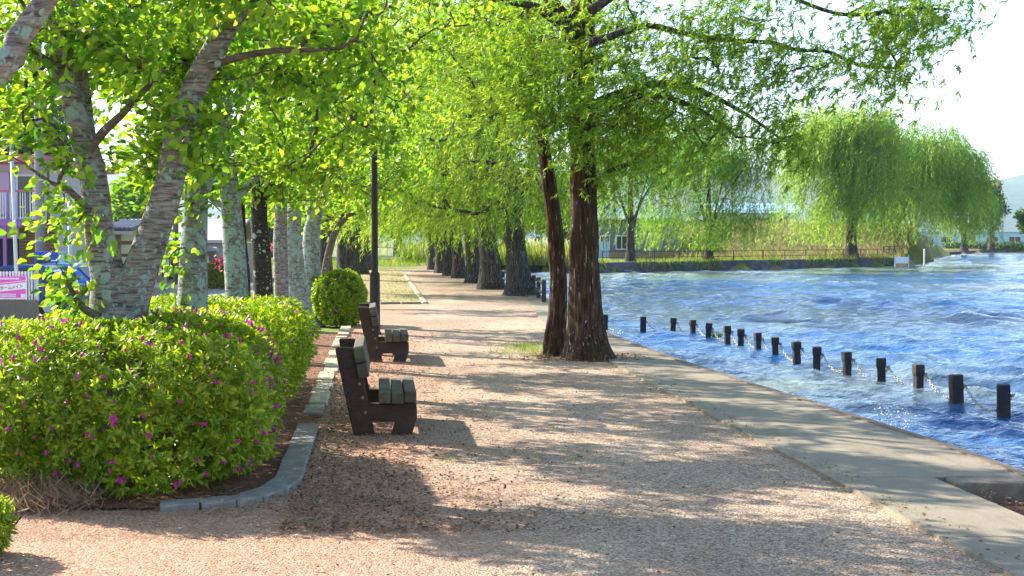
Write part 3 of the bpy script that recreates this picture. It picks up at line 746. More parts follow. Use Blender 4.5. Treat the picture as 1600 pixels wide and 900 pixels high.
cherry('slim cherry trunk with flaky bark between the dark and the thick grey trunks', L,
       [px_blob(450, 250, 23, 110, 90, 1.3, 55), px_blob(540, 210, 23, 110, 100, 1.3, 40), ((-3.6, 23, 5.6), (2.6, 2.0, 1.9), 70)], 'cherry', 20, 0.125, 61, tm=T_DIAM, flare=0.1)
L = [px_limb([(474, 518, 21), (466, 470, 16), (460, 400, 14), (459, 350, 12), (466, 280, 9), (470, 180, 7), (480, 60, 5)], 26.8)]
cherry('thick grey cherry trunk leaning slightly at the end of the hedge', L,
       [px_blob(470, 270, 26.8, 100, 80, 1.4, 50), px_blob(570, 240, 26.8, 110, 80, 1.4, 45), ((-3.6, 26.8, 6.0), (2.8, 2.1, 2.0), 70)], 'cherry_pale', 20, 0.13, 71, tm=T_DIAM, spread=.2)
L = [px_limb([(488, 510, 17), (487, 450, 13), (487, 370, 13), (498, 320, 10), (515, 270, 8), (530, 180, 6), (545, 80, 4)], 28.4),
     px_limb([(490, 350, 7), (478, 290, 6), (475, 220, 4)], 28.4)]
cherry('smooth pale cherry trunk bending beside the round clipped azalea', L,
       [px_blob(520, 270, 28.4, 100, 80, 1.5, 55), px_blob(610, 250, 28.2, 80, 75, 1.5, 40), ((-3.0, 28.4, 6.3), (2.8, 2.1, 2.2), 60)], 'cherry_pale', 20, 0.135, 81, tm=T_DIAM, spread=.2)
L = [px_limb([(500, 481, 7), (506, 435, 6), (514, 395, 6), (528, 355, 5), (556, 330, 4), (600, 305, 2.5)], 36),
     px_limb([(520, 370, 4), (540, 330, 4), (565, 300, 3)], 36.2)]
cherry('thin cherry stem leaning right behind the round azalea', L,
       [px_blob(560, 290, 36, 110, 70, 1.6, 70), px_blob(490, 300, 36, 70, 70, 1.5, 40), px_blob(600, 180, 36, 140, 110, 1.6, 60)], 'branch', 20, 0.15, 91, tm=T_DIAM, spread=.24)
# row of old dark trunks further along
def oldrow(x, yb, d, hw, label, seed, n=120):
    b = W(x, 0, d).x
    L = [[(b, d, -.02, hw * 1.15 / FPX * d), (b - .1, d, 1.4, hw / FPX * d), (b + .1, d, 2.8, hw * .9 / FPX * d), (b + .5, d + .2, 4.4, .22), (b + .9, d + .3, 6.2, .10)],
         [(b, d, 2.3, hw * .6 / FPX * d), (b - .8, d + .3, 3.8, .2), (b - 1.2, d, 5.8, .09)],
         [(b + .1, d, 2.5, hw * .5 / FPX * d), (b + 1.2, d - .3, 3.6, .16), (b + 2.6, d - .2, 4.6, .07)]]
    cherry(label, L, [((b, d, 4.6), (3.0, 2.2, 2.5), n), ((b + 1.5, d, 7.2), (2.6, 2.2, 2.2), n // 2), ((b + 1.8, d - .5, 4.2), (1.8, 1.5, 1.2), n // 3)], 'willow_far', 24, 0.20, seed, tm=T_DIAM, twig=.008, spread=.34, flare=.35)
oldrow(513, 445, 46, 10, 'old dark cherry trunk behind the leaning thin stem', 101)
oldrow(545, 433, 60, 15, 'stout dark cherry trunk just left of the lamp post', 111)
oldrow(563, 428, 70, 11, 'old dark cherry trunk partly behind the lamp post', 121)
oldrow(574, 424, 80, 10, 'furthest old dark cherry trunk left of the lamp post', 131)

# ------------------------------------------------------------------ willows on the right of the path
rg = np.random.default_rng(500)
DW = 20.2
L = [px_limb([(918, 566, 36), (916, 520, 29), (913, 440, 23), (912, 340, 21), (911, 250, 19), (907, 150, 20), (906, 70, 20), (912, -20, 19), (918, -130, 13), (925, -260, 7)], DW),
     px_limb([(864, 561, 19), (871, 490, 14), (872, 430, 13), (866, 350, 12), (858, 290, 11), (849, 225, 9), (838, 130, 7), (826, 20, 5), (815, -80, 3)], 20.9),
     px_limb([(900, 90, 14), (886, 40, 12), (862, 5, 10), (830, -50, 7), (800, -130, 5)], DW),
     px_limb([(898, 60, 8), (862, 30, 8), (832, 12, 6), (790, 6, 4), (720, -10, 3)], 20.0),
     px_limb([(915, 70, 8), (950, 60, 6), (1010, 42, 4.6), (1070, 55, 4), (1130, 64, 3.6), (1205, 69, 3.4), (1245, 80, 3.1), (1290, 82, 2.8), (1340, 103, 3), (1400, 108, 2)], 18.6),
     px_limb([(920, 20, 9), (990, -20, 6), (1100, -40, 4.6), (1190, -22, 3.8), (1250, 5, 3.2), (1300, 22, 2.8), (1345, 25, 3), (1420, 15, 2.4), (1480, 18, 1.5)], 18.2),
     px_limb([(918, 170, 9), (960, 150, 7), (1010, 135, 6), (1060, 133, 5), (1110, 150, 4), (1165, 180, 3), (1215, 215, 2)], 19.6),
     px_limb([(920, 190, 7), (970, 160, 6), (1020, 150, 5), (1075, 165, 4), (1120, 190, 3), (1150, 215, 2)], 19.0),
     px_limb([(918, 300, 6), (950, 270, 5), (985, 255, 4), (1015, 230, 2.5)], 20.6)]
blobs = [px_blob(905, 110, 19.6, 125, 95, 1.5, 70), px_blob(870, 165, 19.2, 90, 55, .9, 34), px_blob(930, 170, 18.9, 80, 50, .8, 28), px_blob(800, 110, 20.6, 110, 110, 1.6, 60), px_blob(1010, 90, 19.4, 110, 95, 1.6, 70), px_blob(1060, 180, 19.2, 110, 80, 1.3, 50),
         px_blob(1140, 130, 18.8, 85, 95, 1.2, 44), px_blob(1240, 85, 18.4, 60, 40, .8, 12), px_blob(1190, 10, 18.2, 110, 35, 1.0, 22), px_blob(1385, 40, 18.0, 70, 34, .7, 34), px_blob(1455, 22, 18.0, 38, 26, .5, 16), px_blob(1355, 105, 18.3, 62, 30, .7, 24), px_blob(1400, 140, 18.3, 30, 25, .5, 7),
         px_blob(1195, 200, 18.9, 60, 40, .8, 16), px_blob(990, 240, 20.2, 75, 55, 1.0, 26), px_blob(1230, 225, 18.8, 35, 22, .5, 7),
         px_blob(960, -120, 19.8, 230, 110, 2.4, 90), px_blob(740, 60, 21.5, 80, 110, 1.4, 36)]
T = blob_targets(blobs, rg); chains, T = grow(L, T, rg, 0.0042)
lv = willow_leaves(T, rg, 12, (0.15, 0.55), 0.088, 0.030, spread=0.27, droop=0.22)
make_tree('willow_tree', 'twin-trunked willow with rough reddish bark beside the concrete walkway', 'tree', L, T, MB_['willow'], lv, LF['willow'], chains, None, MB_['willow_far'], k=34, ridge=0.16, nr=9, flare=0.42, step=0.06, seed=3, limb_names=2)

def lobes(c, r, n, rg, k=9, f=.46):
    out = []
    for q in range(k):
        v = rg.normal(0, 1, 3); v /= np.linalg.norm(v); v[2] = v[2] * .9 + .1; s = (.25 + .75 * rg.random()) * .68
        out.append((tuple(np.array(c) + v * np.array(r) * s), tuple(np.array(r) * f * (.75 + .5 * rg.random())), max(1, int(n / k))))
    return out
def gen_willow(name, label, base, h, cr, hw, seed, leaf, n=150, strands=9, slen=(.6, 2.2), lsize=.15, pitch=.065, lean=(0, 0), low=2.2, skirt=0, sz=2.6, bark='willow_far', wind=(-.3, -.1), crown_off=(0, 0), group=None, droop=1.0, shell=.25, spread=.45, forks=4, nlob=10):
    rg = np.random.default_rng(seed); x, y, z = base
    fz = z + h * 0.22
    L = [[(x, y, z - .05, hw * 1.25), (x + lean[0] * .15, y, z + h * .1, hw), (x + lean[0] * .4, y + lean[1] * .3, fz, hw * .9), (x + lean[0], y + lean[1], z + h * .5, hw * .5), (x + lean[0] * 1.5, y + lean[1], z + h * .8, hw * .15)]]
    for q in range(forks):
        a = 2 * math.pi * (q + .3 * rg.random()) / forks + .5; r = cr * (.45 + .25 * rg.random())
        L.append([(L[0][2][0], L[0][2][1], fz - .1 * h * rg.random(), hw * .36), (x + lean[0] * .6 + math.cos(a) * r * .5, y + math.sin(a) * r * .5, z + h * (.38 + .1 * rg.random()), hw * .22), (x + lean[0] + crown_off[0] * .6 + math.cos(a) * r * 1.1, y + math.sin(a) * r * 1.1, z + h * (.58 + .15 * rg.random()), hw * .13)])
    cx_, cy_ = x + lean[0] + crown_off[0], y + lean[1] + crown_off[1]; cz_ = z + (h + low) / 2 + .1 * h
    blobs = lobes((cx_, cy_, cz_), (cr * 1.05, cr * .85, (h - low) / 2 * .95), n, rg, nlob)
    if skirt: blobs += [((cx_, cy_, z + sz), (cr * 1.0, cr * .8, .75), skirt), ((cx_, cy_ - cr * .45, z + sz + 1.2), (cr * .9, cr * .4, 1.1), skirt)]
    T = blob_targets(blobs, rg, shell=shell); chains, T = grow(L, T, rg, 0.012)
    lv = willow_leaves(T, rg, strands, slen, lsize, pitch, wind=wind, spread=spread, outward=np.array([cx_, cy_, cz_]), droop=droop)
    v, f = lv; keep = v[f[:, 0], 2] > z + low * .35; f = f[keep]
    r = make_tree(name, label, 'tree', L, T, MB_[bark], (v, f), LF[leaf], chains, group, MB_['willow_far'], k=14, ridge=.1, flare=.5, step=.25, seed=seed)
    return r
right = [(812, 43.4, 17, 'willow trunk leaning over the path next to the low rail fence'), (768, 49, 15, 'willow second along the path beyond the rail fence end'), (742, 56, 11, 'willow third along the path row beyond the rail fence'),
         (718, 63, 9, 'willow fourth along the path row beyond the rail fence'), (703, 68, 8, 'willow fifth along the path row beyond the rail fence'), (690, 73, 8, 'willow sixth along the path row beyond the rail fence'), (677, 81, 7, 'willow last in the path row before the green lawn')]
for i, (px, d, hw, lab) in enumerate(right):
    g = W(px, 0, d)
    r = gen_willow('willow_tree', lab, (g.x, d, 0), 10.5 + (i % 3), 4.6 - .1 * i, hw / FPX * d, 600 + i, 'willow', nlob=13, n=250 if i < 3 else 130, sz=3.2, skirt=85 if i < 3 else 50, droop=.7, forks=2, strands=9, slen=(.4, 1.3), lsize=.16 + .012 * i, pitch=.062 + .006 * i, low=1.9 if i else 2.2, lean=(-.5, 0), crown_off=(-.5 - .15 * i, 0), group='willows in the path row')
# far shore
def far_tree(px, d, z): g = W(px, 0, d); return (g.x, d, z)
gen_willow('willow_tree', 'slender willow with dark trunk on the bank in front of the grey building', far_tree(1107, 100, .3), 10.6, 5.3, .27, 701, 'far_deep', n=180, strands=11, slen=(.8, 2.6), lsize=.30, pitch=.12, low=2.2, wind=(-.45, 0), crown_off=(-.3, 0), spread=.42, skirt=26)
gen_willow('weeping_willow', 'tall pale weeping willow on the far bank above the dark wall', far_tree(1330, 110, .3), 12.6, 5.7, .40, 702, 'far', n=215, nlob=14, strands=13, slen=(1.2, 4.2), lsize=.34, pitch=.13, low=3.2, skirt=22, sz=4.2, wind=(-.35, 0), crown_off=(.2, 0), spread=.42, droop=1.15)
gen_willow('weeping_willow', 'deep green weeping willow trailing its branches to the water', far_tree(1388, 128, .3), 11.6, 6.6, .42, 703, 'far_deep', n=250, nlob=17, strands=13, slen=(1.5, 5.0), lsize=.36, pitch=.14, low=2.0, lean=(1.0, -1), wind=(.1, 0), crown_off=(1.6, -2), spread=.45, droop=1.2)
gen_willow('weeping_willow', 'small weeping willow at the right end of the peninsula', far_tree(1506, 200, .2), 10.2, 4.3, .42, 704, 'far', n=110, strands=14, slen=(1.5, 5.0), lsize=.5, pitch=.22, low=2.6, wind=(.1, 0), spread=.45, droop=1.2)
gen_willow('willow_tree', 'light green willow partly behind the big reddish trunk', far_tree(985, 92, .3), 10.5, 4.3, .26, 705, 'far_deep', n=110, strands=9, slen=(.8, 3.4), lsize=.30, pitch=.13, low=3.2, wind=(-.3, 0), spread=.42, sz=4.0, skirt=10)
# broad camphor tree at the right end
def ball_tree(name, label, base, h, cr, hw, seed, leaf, n, per, lsize, low=1.8, group=None, spread=.8):
    rg = np.random.default_rng(seed); x, y, z = base
    L = [[(x, y, z - .1, hw * 1.2), (x + .1, y, z + h * .18, hw), (x, y, z + h * .5, hw * .6), (x, y, z + h * .8, hw * .2)]]
    for q in range(4):
        a = q * 1.6 + .4; L.append([(x, y, z + h * .18, hw * .5), (x + math.cos(a) * cr * .4, y + math.sin(a) * cr * .4, z + h * .42, hw * .3), (x + math.cos(a) * cr * .75, y + math.sin(a) * cr * .75, z + h * .6, hw * .12)])
    cz_ = z + (h + low) / 2
    bl = lobes((x, y, cz_), (cr, cr, (h - low) / 2), n, rg, 9, .5)
    T = blob_targets(bl, rg); chains, T = grow(L, T, rg, .02)
    lv = cherry_leaves(chains, rg, per, lsize, T_DIAM, spread)
    return make_tree(name, label, 'tree', L, T, MB_['willow_far'], lv, LF[leaf], chains, group, None, k=10, step=.5, seed=seed)
ball_tree('camphor_tree', 'rounded tree with bronze young leaves on the right bank', far_tree(1548, 228, .2), 12.0, 4.0, .45, 720, 'bronze', 90, 60, .62, low=2.6, spread=.9)
ball_tree('camphor_tree', 'green tree behind the bronze one on the right bank', far_tree(1612, 236, .2), 7.0, 3.2, .35, 721, 'dark', 60, 55, .6, low=1.5)
# trees closing the view behind the lawn and the houses
for i, (px, d, h, cr, leaf, lab) in enumerate([(620, 120, 10, 6, 'willow', 'bright tree behind the wire fence at the end of the lawn'), (560, 130, 11, 6, 'willow', 'bright tree behind the last old trunks'), (700, 125, 11, 6, 'far', 'pale tree behind the reeds at the path end'), (790, 128, 10, 5.5, 'far', 'pale tree behind the reeds by the lake corner'),
        (870, 118, 9, 5, 'far_deep', 'green tree behind the reeds left of the grey building'), (15, 78, 11, 5.5, 'dark', 'dark evergreen behind the purple balcony building'), (-60, 80, 12, 6, 'dark', 'dark evergreen beyond the purple roof'), (480, 110, 9, 5, 'willow', 'green tree beyond the road behind the thick trunks'), (420, 120, 8.5, 5, 'cherry', 'leafy tree beyond the road behind the dark trunk'), (215, 110, 7.5, 3.5, 'far_deep', 'hazy tree behind the tiled roof')]):
    g = W(px, 0, d); ball_tree('background_tree', lab, (g.x, d, -.2), h, cr, .35, 740 + i, leaf, 110, 60, .46, low=1.0, spread=1.0)

# ------------------------------------------------------------------ clipped azaleas
def rbox_dir(d, a, b, c, p=4.2):
    return (np.abs(d[:, 0] / a) ** p + np.abs(d[:, 1] / b) ** p + np.abs(d[:, 2] / c) ** p) ** (-1.0 / p)
def rosettes(P, N, rg, nl, size):
    n = len(P); th = rg.random((n, nl)) * 6.283; up = nrm(N + np.array([0, 0, .45]) + rg.normal(0, .35, (n, 3)))
    A = nrm(np.cross(up, rg.normal(0, 1, (n, 3)))); B = np.cross(up, A)
    op = 0.35 + 0.75 * rg.random((n, nl, 1))
    D = up[:, None] * op + (A[:, None] * np.cos(th)[..., None] + B[:, None] * np.sin(th)[..., None])
    PP = np.repeat(P[:, None], nl, 1) + up[:, None] * (rg.random((n, nl, 1)) * .035 - .02)
    U = np.repeat(up[:, None], nl, 1)
    S = size * (0.6 + 0.6 * rg.random(n * nl))
    return leaves(T_AZ, PP.reshape(-1, 3), D.reshape(-1, 3), U.reshape(-1, 3) + rg.normal(0, .25, (n * nl, 3)), S)
def surf_pts(n, a, b, c, rg, pw=4.0, lo=0.70, zmin=-1e9, bump=.17, fs=1.6, seed=0.0):
    out = []; outn = []; tot = 0
    rmax = 1.6 * max(a, b, c)
    while tot < n:
        d = nrm(rg.normal(0, 1, (n * 3, 3))); r = rbox_dir(d, a, b, c, pw)
        keep = rg.random(len(r)) < (r / rmax) ** 2 * 1.0; d, r = d[keep], r[keep]
        nb = np.array([mnoise.noise(Vector((x * r_ * fs + seed, y * r_ * fs, z * r_ * fs))) for (x, y, z), r_ in zip(d, r)])
        k = lo + (1 - lo) * rg.random(len(r)) ** 0.55
        p = d * (r * (1 + bump * nb) * k)[:, None]
        s = p / np.array([a, b, c]); nn = nrm(np.sign(s) * np.abs(s) ** 2.4 / np.array([a, b, c]))
        m = p[:, 2] > zmin
        out.append(p[m]); outn.append(nn[m]); tot += m.sum()
    return np.concatenate(out)[:n], np.concatenate(outn)[:n]
fv, ff = [], []
for i in range(5):                                  # open flower: five petals round a throat
    a = i * 2 * math.pi / 5; b0 = len(fv)
    for (r, w, z) in ((.003, 0, 0), (.018, -.42, .012), (.034, -.36, .016), (.040, 0, .010), (.034, .36, .016), (.018, .42, .012)):
        fv.append((r * math.cos(a + w * 1.5), r * math.sin(a + w * 1.5), z))
    ff += [(b0, b0 + 1, b0 + 5), (b0 + 1, b0 + 2, b0 + 4), (b0 + 1, b0 + 4, b0 + 5), (b0 + 2, b0 + 3, b0 + 4)]
FLOWER = npmesh('flower', fv, ff); FLOWER.materials.append(LF['petal'])
bud = MB().tube([(0, 0, 0), (0, 0, .012), (0, .002, .026), (.002, .002, .04)], [.004, .009, .010, .002], 6); BUD = npmesh('flower_bud', bud.v, bud.f); BUD.materials.append(LF['petal'])
MAT_TWIG = plain('azalea_twig', (0.13, 0.095, 0.07), 0.9, 0.4, 30)
def azalea(name, label, c, a, b, h, n, nfl, nbud, seed, rz=0.0, size=.052, nl=8, pw=2.5, sticks=140):
    rg = np.random.default_rng(seed); root = empty(name, c, rz); tag(root, label, 'shrub')
    hz_ = h / 2
    P, N = surf_pts(n, a, b, hz_, rg, pw, 0.66, -hz_ * .9, seed=seed); P[:, 2] += hz_
    V, F = rosettes(P, N, rg, nl, size); stuff(link('foliage', npmesh('foliage', V, F), LF['azalea'], root))
    ch = []
    for i in range(sticks):
        t = P[rg.integers(len(P))] * np.array([.95, .95, 1]); s = t * np.array([.55, .55, .0]) + rg.normal(0, .05, 3) * np.array([1, 1, 0])
        m_ = (s + t) / 2 + rg.normal(0, .06, 3); ch.append((np.array([s, m_, t]), np.array([.011, .007, .003])))
    V, F = tubes_np(ch); stuff(link('stems', npmesh('stems', V, F), MAT_TWIG, root))
    if nfl + nbud == 0: return root
    P, N = surf_pts((nfl + nbud) * 6, a, b, hz_, rg, pw, 1.0, -hz_ * .75, seed=seed)
    w = -N[:, 1] * .9 + N[:, 0] * .45 + N[:, 2] * .5; sel = np.where(w > 0.05)[0][:nfl + nbud]
    for q, i in enumerate(sel):
        op = q < nfl
        o = link('flower' if op else 'flower_bud', FLOWER if op else BUD, None, root)
        o.location = Vector(P[i]) * 1.01 + Vector((0, 0, hz_)); nv = Vector(N[i]) + Vector(rg.normal(0, .45, 3)); o.rotation_euler = nv.to_track_quat('Z', 'Y').to_euler()
        s = rg.uniform(.6, 1.0) if op else rg.uniform(.7, 1.3); o.scale = (s, s, s)
    return root
azalea('azalea_hedge', 'big clipped azalea hedge dotted with magenta flowers at the kerb bend', (-2.76, 10.38, .02), 1.03, 1.50, 1.09, 9500, 26, 255, 31, math.radians(5), .062, 9, 4.4)
azalea('azalea_hedge', 'clipped azalea hedge with few flowers behind the flowery one', (-3.22, 14.7, .02), 1.06, 2.8, 1.03, 10000, 4, 18, 32, math.radians(5.3), .068, 7, 3.6)
azalea('azalea_bush', 'round clipped azalea bush between pale trunk and lamp post', (-3.42, 28.3, 0), .50, .62, 1.08, 3600, 8, 14, 33, 0, .085, 7, sticks=40)
azalea('azalea_bush', 'low corner of a green azalea by the gravel before the dry grass', (-2.88, 7.55, 0), .17, .22, .34, 420, 0, 0, 34, 0, .05, 8, sticks=12)
azalea('azalea_bush', 'single small azalea with pink flowers beyond the road by the kiosk', (-13.4, 66, -.53), .9, .7, 1.35, 1500, 0, 0, 35, 0, .13, 6, sticks=10)
def flowers_on(px, py, d, n, spread, name, label, mat):
    rg = np.random.default_rng(int(px)); c = np.array(W(px, py, d)); P = c + rg.normal(0, 1, (n, 3)) * np.array(spread)
    V, F = leaves(T_DIAM, P, rg.normal(0, 1, (n, 3)), rg.normal(0, 1, (n, 3)), .09 + .09 * rg.random(n))
    tag(stuff(link(name, npmesh(name, V, F), mat)), label, 'flowers')
flowers_on(345, 410, 65.4, 170, (.20, .3, .20), 'red_blossoms', 'mass of red azalea blossoms beside the metal kiosk', LF['petal_pink'])
flowers_on(436, 388, 70, 110, (.2, .3, .16), 'red_blossoms', 'red blossoms showing between the dark and slim trunks', LF['petal_pink'])

# ------------------------------------------------------------------ benches
def benchmat(name, c, top):
    m = Mt(name, 0.75, 0.3); v = m.map((3, 1.2, 14)); n1 = m.noise(4, 5, 0.7, v, .4); n2 = m.noise(3, 4, .6); n3 = m.noise(70, 2, .6)
    base = m.ramp(n1, [(0.3, tuple(x * .6 for x in c)), (0.7, tuple(x * 1.3 for x in c))])
    m.col(m.mix(m.ramp(n2, [(0.48, 0.0), (0.66, .8)]), base, top)); m.bump(m.math('ADD', n1, n3), .4, .01); return m.m
MAT_BENCH = benchmat('bench_frame', (0.052, 0.027, 0.018), (0.085, 0.048, 0.034))
MAT_PLANK = benchmat('bench_plank', (0.085, 0.065, 0.045), (0.16, 0.165, 0.085))
def bench(loc, label):
    r = empty('park_bench', loc, math.radians(5.3)); tag(r, label, 'bench', 'benches along the path')
    for y0 in (0.02, 1.16):
        fr = MB().prism([(0.0, -.02), (.185, -.02), (.03, .745), (-.03, .765), (-.155, .765), (-.16, .745)], 'y', y0, y0 + .13, .008).build('back_leg', MAT_BENCH, r)
        MB().prism([(.315, -.02), (.495, -.02), (.51, .02), (.55, .15), (.545, .272), (.12, .272), (.155, .115), (.36, .115)], 'y', y0 + .012, y0 + .118, .008).build('front_leg', MAT_BENCH, r)
    for i in range(3):
        z = .275 + (0.006, 0.0, .012)[i]
        MB().box((.215 + i * .112, -.03, z), (.318 + i * .112, 1.36, z + .098), None, .008).build('seat_slat', MAT_PLANK, r)
    for i in range(2):
        t = .49 + i * .135; xx = .155 - (t) * .2 
        m = Matrix.Translation((xx - .055, 0, t)) @ Matrix.Rotation(-.2, 4, 'Y')
        MB().box((0.045, -.03, 0), (.135, 1.36, .125), m, .008).build('back_slat', MAT_PLANK, r)
    for y0 in (0.0195, 1.1595):
        for (bx, bz) in ((.075, .33), (.05, .45), (.10, .2)): MB().tube([(bx, y0 - .006, bz), (bx, y0 + .004, bz)], .014, 8).build('bolt', MAT_BOLT, r)
    return r
MAT_BOLT = plain('bolt_steel', (.22, .17, .14), .5, .3, 40, .6)
bench(G(552, 682), 'dark wooden bench beside the kerb next to the flowering hedge')
bench(G(577, 566), 'dark wooden bench standing in front of the lamp post')

# ------------------------------------------------------------------ lamp post
MAT_IRON = plain('lamp_paint', (0.016, 0.010, 0.008), 0.6, 0.35, 9, 0.0, .4)
lp = empty('lamp_post', UV(-.09, 25.6)); tag(lp, 'dark brown steel lamp post behind the second bench', 'lamp post')
MB().tube([(0, 0, -.05), (0, 0, .03), (0, 0, .06), (0, 0, 1.05), (0, 0, 1.10), (0, 0, 1.13)], [.12, .12, .095, .092, .09, .062], 8).build('base', MAT_IRON, lp)
MB().tube([(0, 0, 1.12), (0, 0, 3.5)], [.061, .056], 12).build('pole', MAT_IRON, lp)
MB().tube([(0, 0, 3.5), (0, 0, 3.53), (0, 0, 3.6), (0, 0, 3.62)], [.047, .075, .07, .01], 12).build('cap', MAT_IRON, lp)
MB().box((-.022, -.086, .45), (.022, -.078, .72), None, .004).build('hatch', MAT_IRON, lp)

# ------------------------------------------------------------------ posts and chains in the water
MAT_POST = benchmat('mooring_wood', (0.028, 0.026, 0.03), (0.05, 0.045, 0.04))  # near-black timber tone, mottled at random
MAT_ROPE = plain('pale_chain', (0.42, 0.38, 0.33), 0.6, 0.4, 20, .3)
plist = [(945, 492, 516), (1005, 495, 517), (1052, 497, 518), (1083, 500, 521), (1107, 505, 528), (1137, 509, 534), (1158, 514, 541), (1185, 520, 547), (1212, 527, 554), (1246, 534, 563), (1277, 542, 575), (1325, 550, 583), (1379, 560, 597), (1437, 570, 610), (1497, 586, 630), (1571, 601, 645)]
ORD = 'first second third fourth fifth sixth seventh eighth ninth tenth eleventh twelfth thirteenth fourteenth fifteenth sixteenth'.split()
posts = []; rgp = random.Random(8)
for i, (px, y0, y1) in enumerate(plist):
    b = G(px, y1, ZW); top = W(px, y0, b.y).z
    r = empty('mooring_post', (b.x, b.y, ZW)); tag(r, ORD[i] + ' dark timber post in the water counted from the twin-trunked willow', 'post', 'chained posts in the water')
    w = .072 + rgp.uniform(-.006, .006); hh = top - ZW; vs = []; fs = []; k = 12; zz = [-.9, -.1, 0.0, .35 * hh, .55 * hh, .65 * hh, hh - .012, hh]
    sd_ = rgp.random() * 30
    for z in zz:
        er = (0.80 if z < .58 * hh else 1.0) if i not in (0, 1, 14, 15) else 1.0
        for j in range(k):
            a = 2 * math.pi * (j + .5) / k; q = (abs(math.cos(a)) ** 7 + abs(math.sin(a)) ** 7) ** (-1 / 7.0)
            rr = w * q * er * (1 + (.16 if er < 1 else .04) * mnoise.noise(Vector((math.cos(a) * 2, math.sin(a) * 2, z * 9 + sd_)))) * (.94 if z == hh else 1)
            vs.append((rr * math.cos(a), rr * math.sin(a), z))
    for m_ in range(len(zz) - 1):
        for j in range(k): fs.append((m_ * k + j, m_ * k + (j + 1) % k, (m_ + 1) * k + (j + 1) % k, (m_ + 1) * k + j))
    fs.append(tuple((len(zz) - 1) * k + j for j in range(k)))
    link('timber', npmesh('timber', vs, fs), MAT_POST, r).rotation_euler = (rgp.uniform(-.06, .06), rgp.uniform(-.06, .06), rgp.uniform(-.25, .25))
    MB().tube([(.06, -.03, hh * .62), (.095, -.05, hh * .62)], .013, 6).build('eye_bolt', MAT_ROPE, r)
    posts.append((b, hh))
lk_ = MB()
n1, n2 = 12, 5
for i in range(n1):
    a = 2 * math.pi * i / n1; ex = .018 * (1 if math.cos(a) > 0 else -1)
    for j in range(n2):
        t = 2 * math.pi * j / n2; rr = .016 + .0062 * math.cos(t); lk_.v.append((ex + rr * math.cos(a), rr * math.sin(a), .0062 * math.sin(t)))
LKV = np.array(lk_.v); LKF = np.array([(i * n2 + j, ((i + 1) % n1) * n2 + j, ((i + 1) % n1) * n2 + (j + 1) % n2, i * n2 + (j + 1) % n2) for i in range(n1) for j in range(n2)])
for i in range(1, len(posts) - 1):
    (a, ha), (b, hb) = posts[i], posts[i + 1]
    A = np.array([a.x + .09, a.y - .05, ZW + ha * .62]); B = np.array([b.x + .09, b.y - .05, ZW + hb * .62]); L_ = np.linalg.norm(B - A); n = max(8, int(L_ * 1.05 / .055)); parts = []
    t = np.linspace(0, 1, n)[:, None]; P = A + (B - A) * t; P[:, 2] -= (0.20 + .02 * (i % 3)) * 4 * (t * (1 - t))[:, 0]; tg = nrm(np.gradient(P, axis=0))
    for q in range(n):
        X = tg[q]; Y = nrm(np.cross(X, np.array([0, 0, 1.]))) ; Z = np.cross(X, Y)
        if q % 2: Y, Z = Z, -Y
        parts.append((P[q] + LKV[:, :1] * X + LKV[:, 1:2] * Y + LKV[:, 2:] * Z, LKF))
    V, F = joinVF(parts); o = link('chain', npmesh('chain', V, F), MAT_ROPE); tag(o, 'pale chain sagging between the %s and %s water posts counted from the willow' % (ORD[i], ORD[i + 1]), 'chain', 'chains between the posts')

# ------------------------------------------------------------------ fences and far bank
MAT_WOOD = plain('rail_wood', (0.10, 0.075, 0.055), 0.85, 0.4, 8)
MAT_WOOD2 = plain('rail_wood_pale', (0.22, 0.17, 0.13), 0.85, 0.35, 8)
def rail_fence(name, label, pts, h, rails, mat, rw=.035, pw=.05, cat='fence'):
    base = Vector(pts[0]); r = empty(name, base); tag(r, label, cat)
    for p in pts:
        q = Vector(p) - base; MB().box((q.x - pw, q.y - pw, q.z - .3), (q.x + pw, q.y + pw, q.z + h), None, .008).build('post', mat, r)
    for a, b in zip(pts[:-1], pts[1:]):
        for z in rails:
            a_, b_ = Vector(a) - base, Vector(b) - base; MB().tube([a_ + Vector((0, 0, z)), b_ + Vector((0, 0, z))], rw, 6).build('rail', mat, r)
    return r
rail_fence('rail_fence', 'low dark rail fence on the lake edge behind the twin trunk', [UV(float(np.interp(d, EDGE_D, EDGE_U)) - .25, d, 0) for d in np.arange(38.5, 79, 2.6)], .62, (.24, .52), plain('dark_rail', (.05, .045, .045), .8, .4, 8), .045, .06)
shore = [(-2, 92), (5.7, 88), (13, 95), (17.8, 99), (23.8, 106), (30.8, 113), (37, 130), (45, 157)]
inl = [(x - .4 if i > 5 else x, y + 1.9) for i, (x, y) in enumerate(shore)]
fp = []
for (a, b) in zip(inl[1:-1], inl[2:]):
    L_ = math.hypot(b[0] - a[0], b[1] - a[1]); n = max(1, round(L_ / 2.8))
    for q in range(n): fp.append((a[0] + (b[0] - a[0]) * q / n, a[1] + (b[1] - a[1]) * q / n, .27))
rail_fence('rail_fence', 'long thin brown rail fence along the far bank', fp, .75, (.3, .68), MAT_WOOD, .022, .035)
rail_fence('bridge_railing', 'short lattice railing at the tip of the far bank', [tuple(far_tree(px, d, .3)) for px, d in ((1380, 116), (1389, 118), (1397, 120), (1405, 123), (1414, 127), (1423, 131))], .9, (.15, .4, .65, .86), MAT_WOOD, .04, .06)
stk = empty('stake_fence', far_tree(1350, 122, .3)); tag(stk, 'row of tall bare wooden stakes behind the willow trunks', 'fence')
for px in (1352, 1360, 1364, 1368, 1374, 1380, 1386, 1394, 1402):
    p = Vector(far_tree(px, 124 + (px % 3), .2)) - stk.location; MB().tube([p, p + Vector((.03, 0, 1.25 + .03 * (px % 5)))], .05, 6).build('stake', MAT_WOOD2, stk)
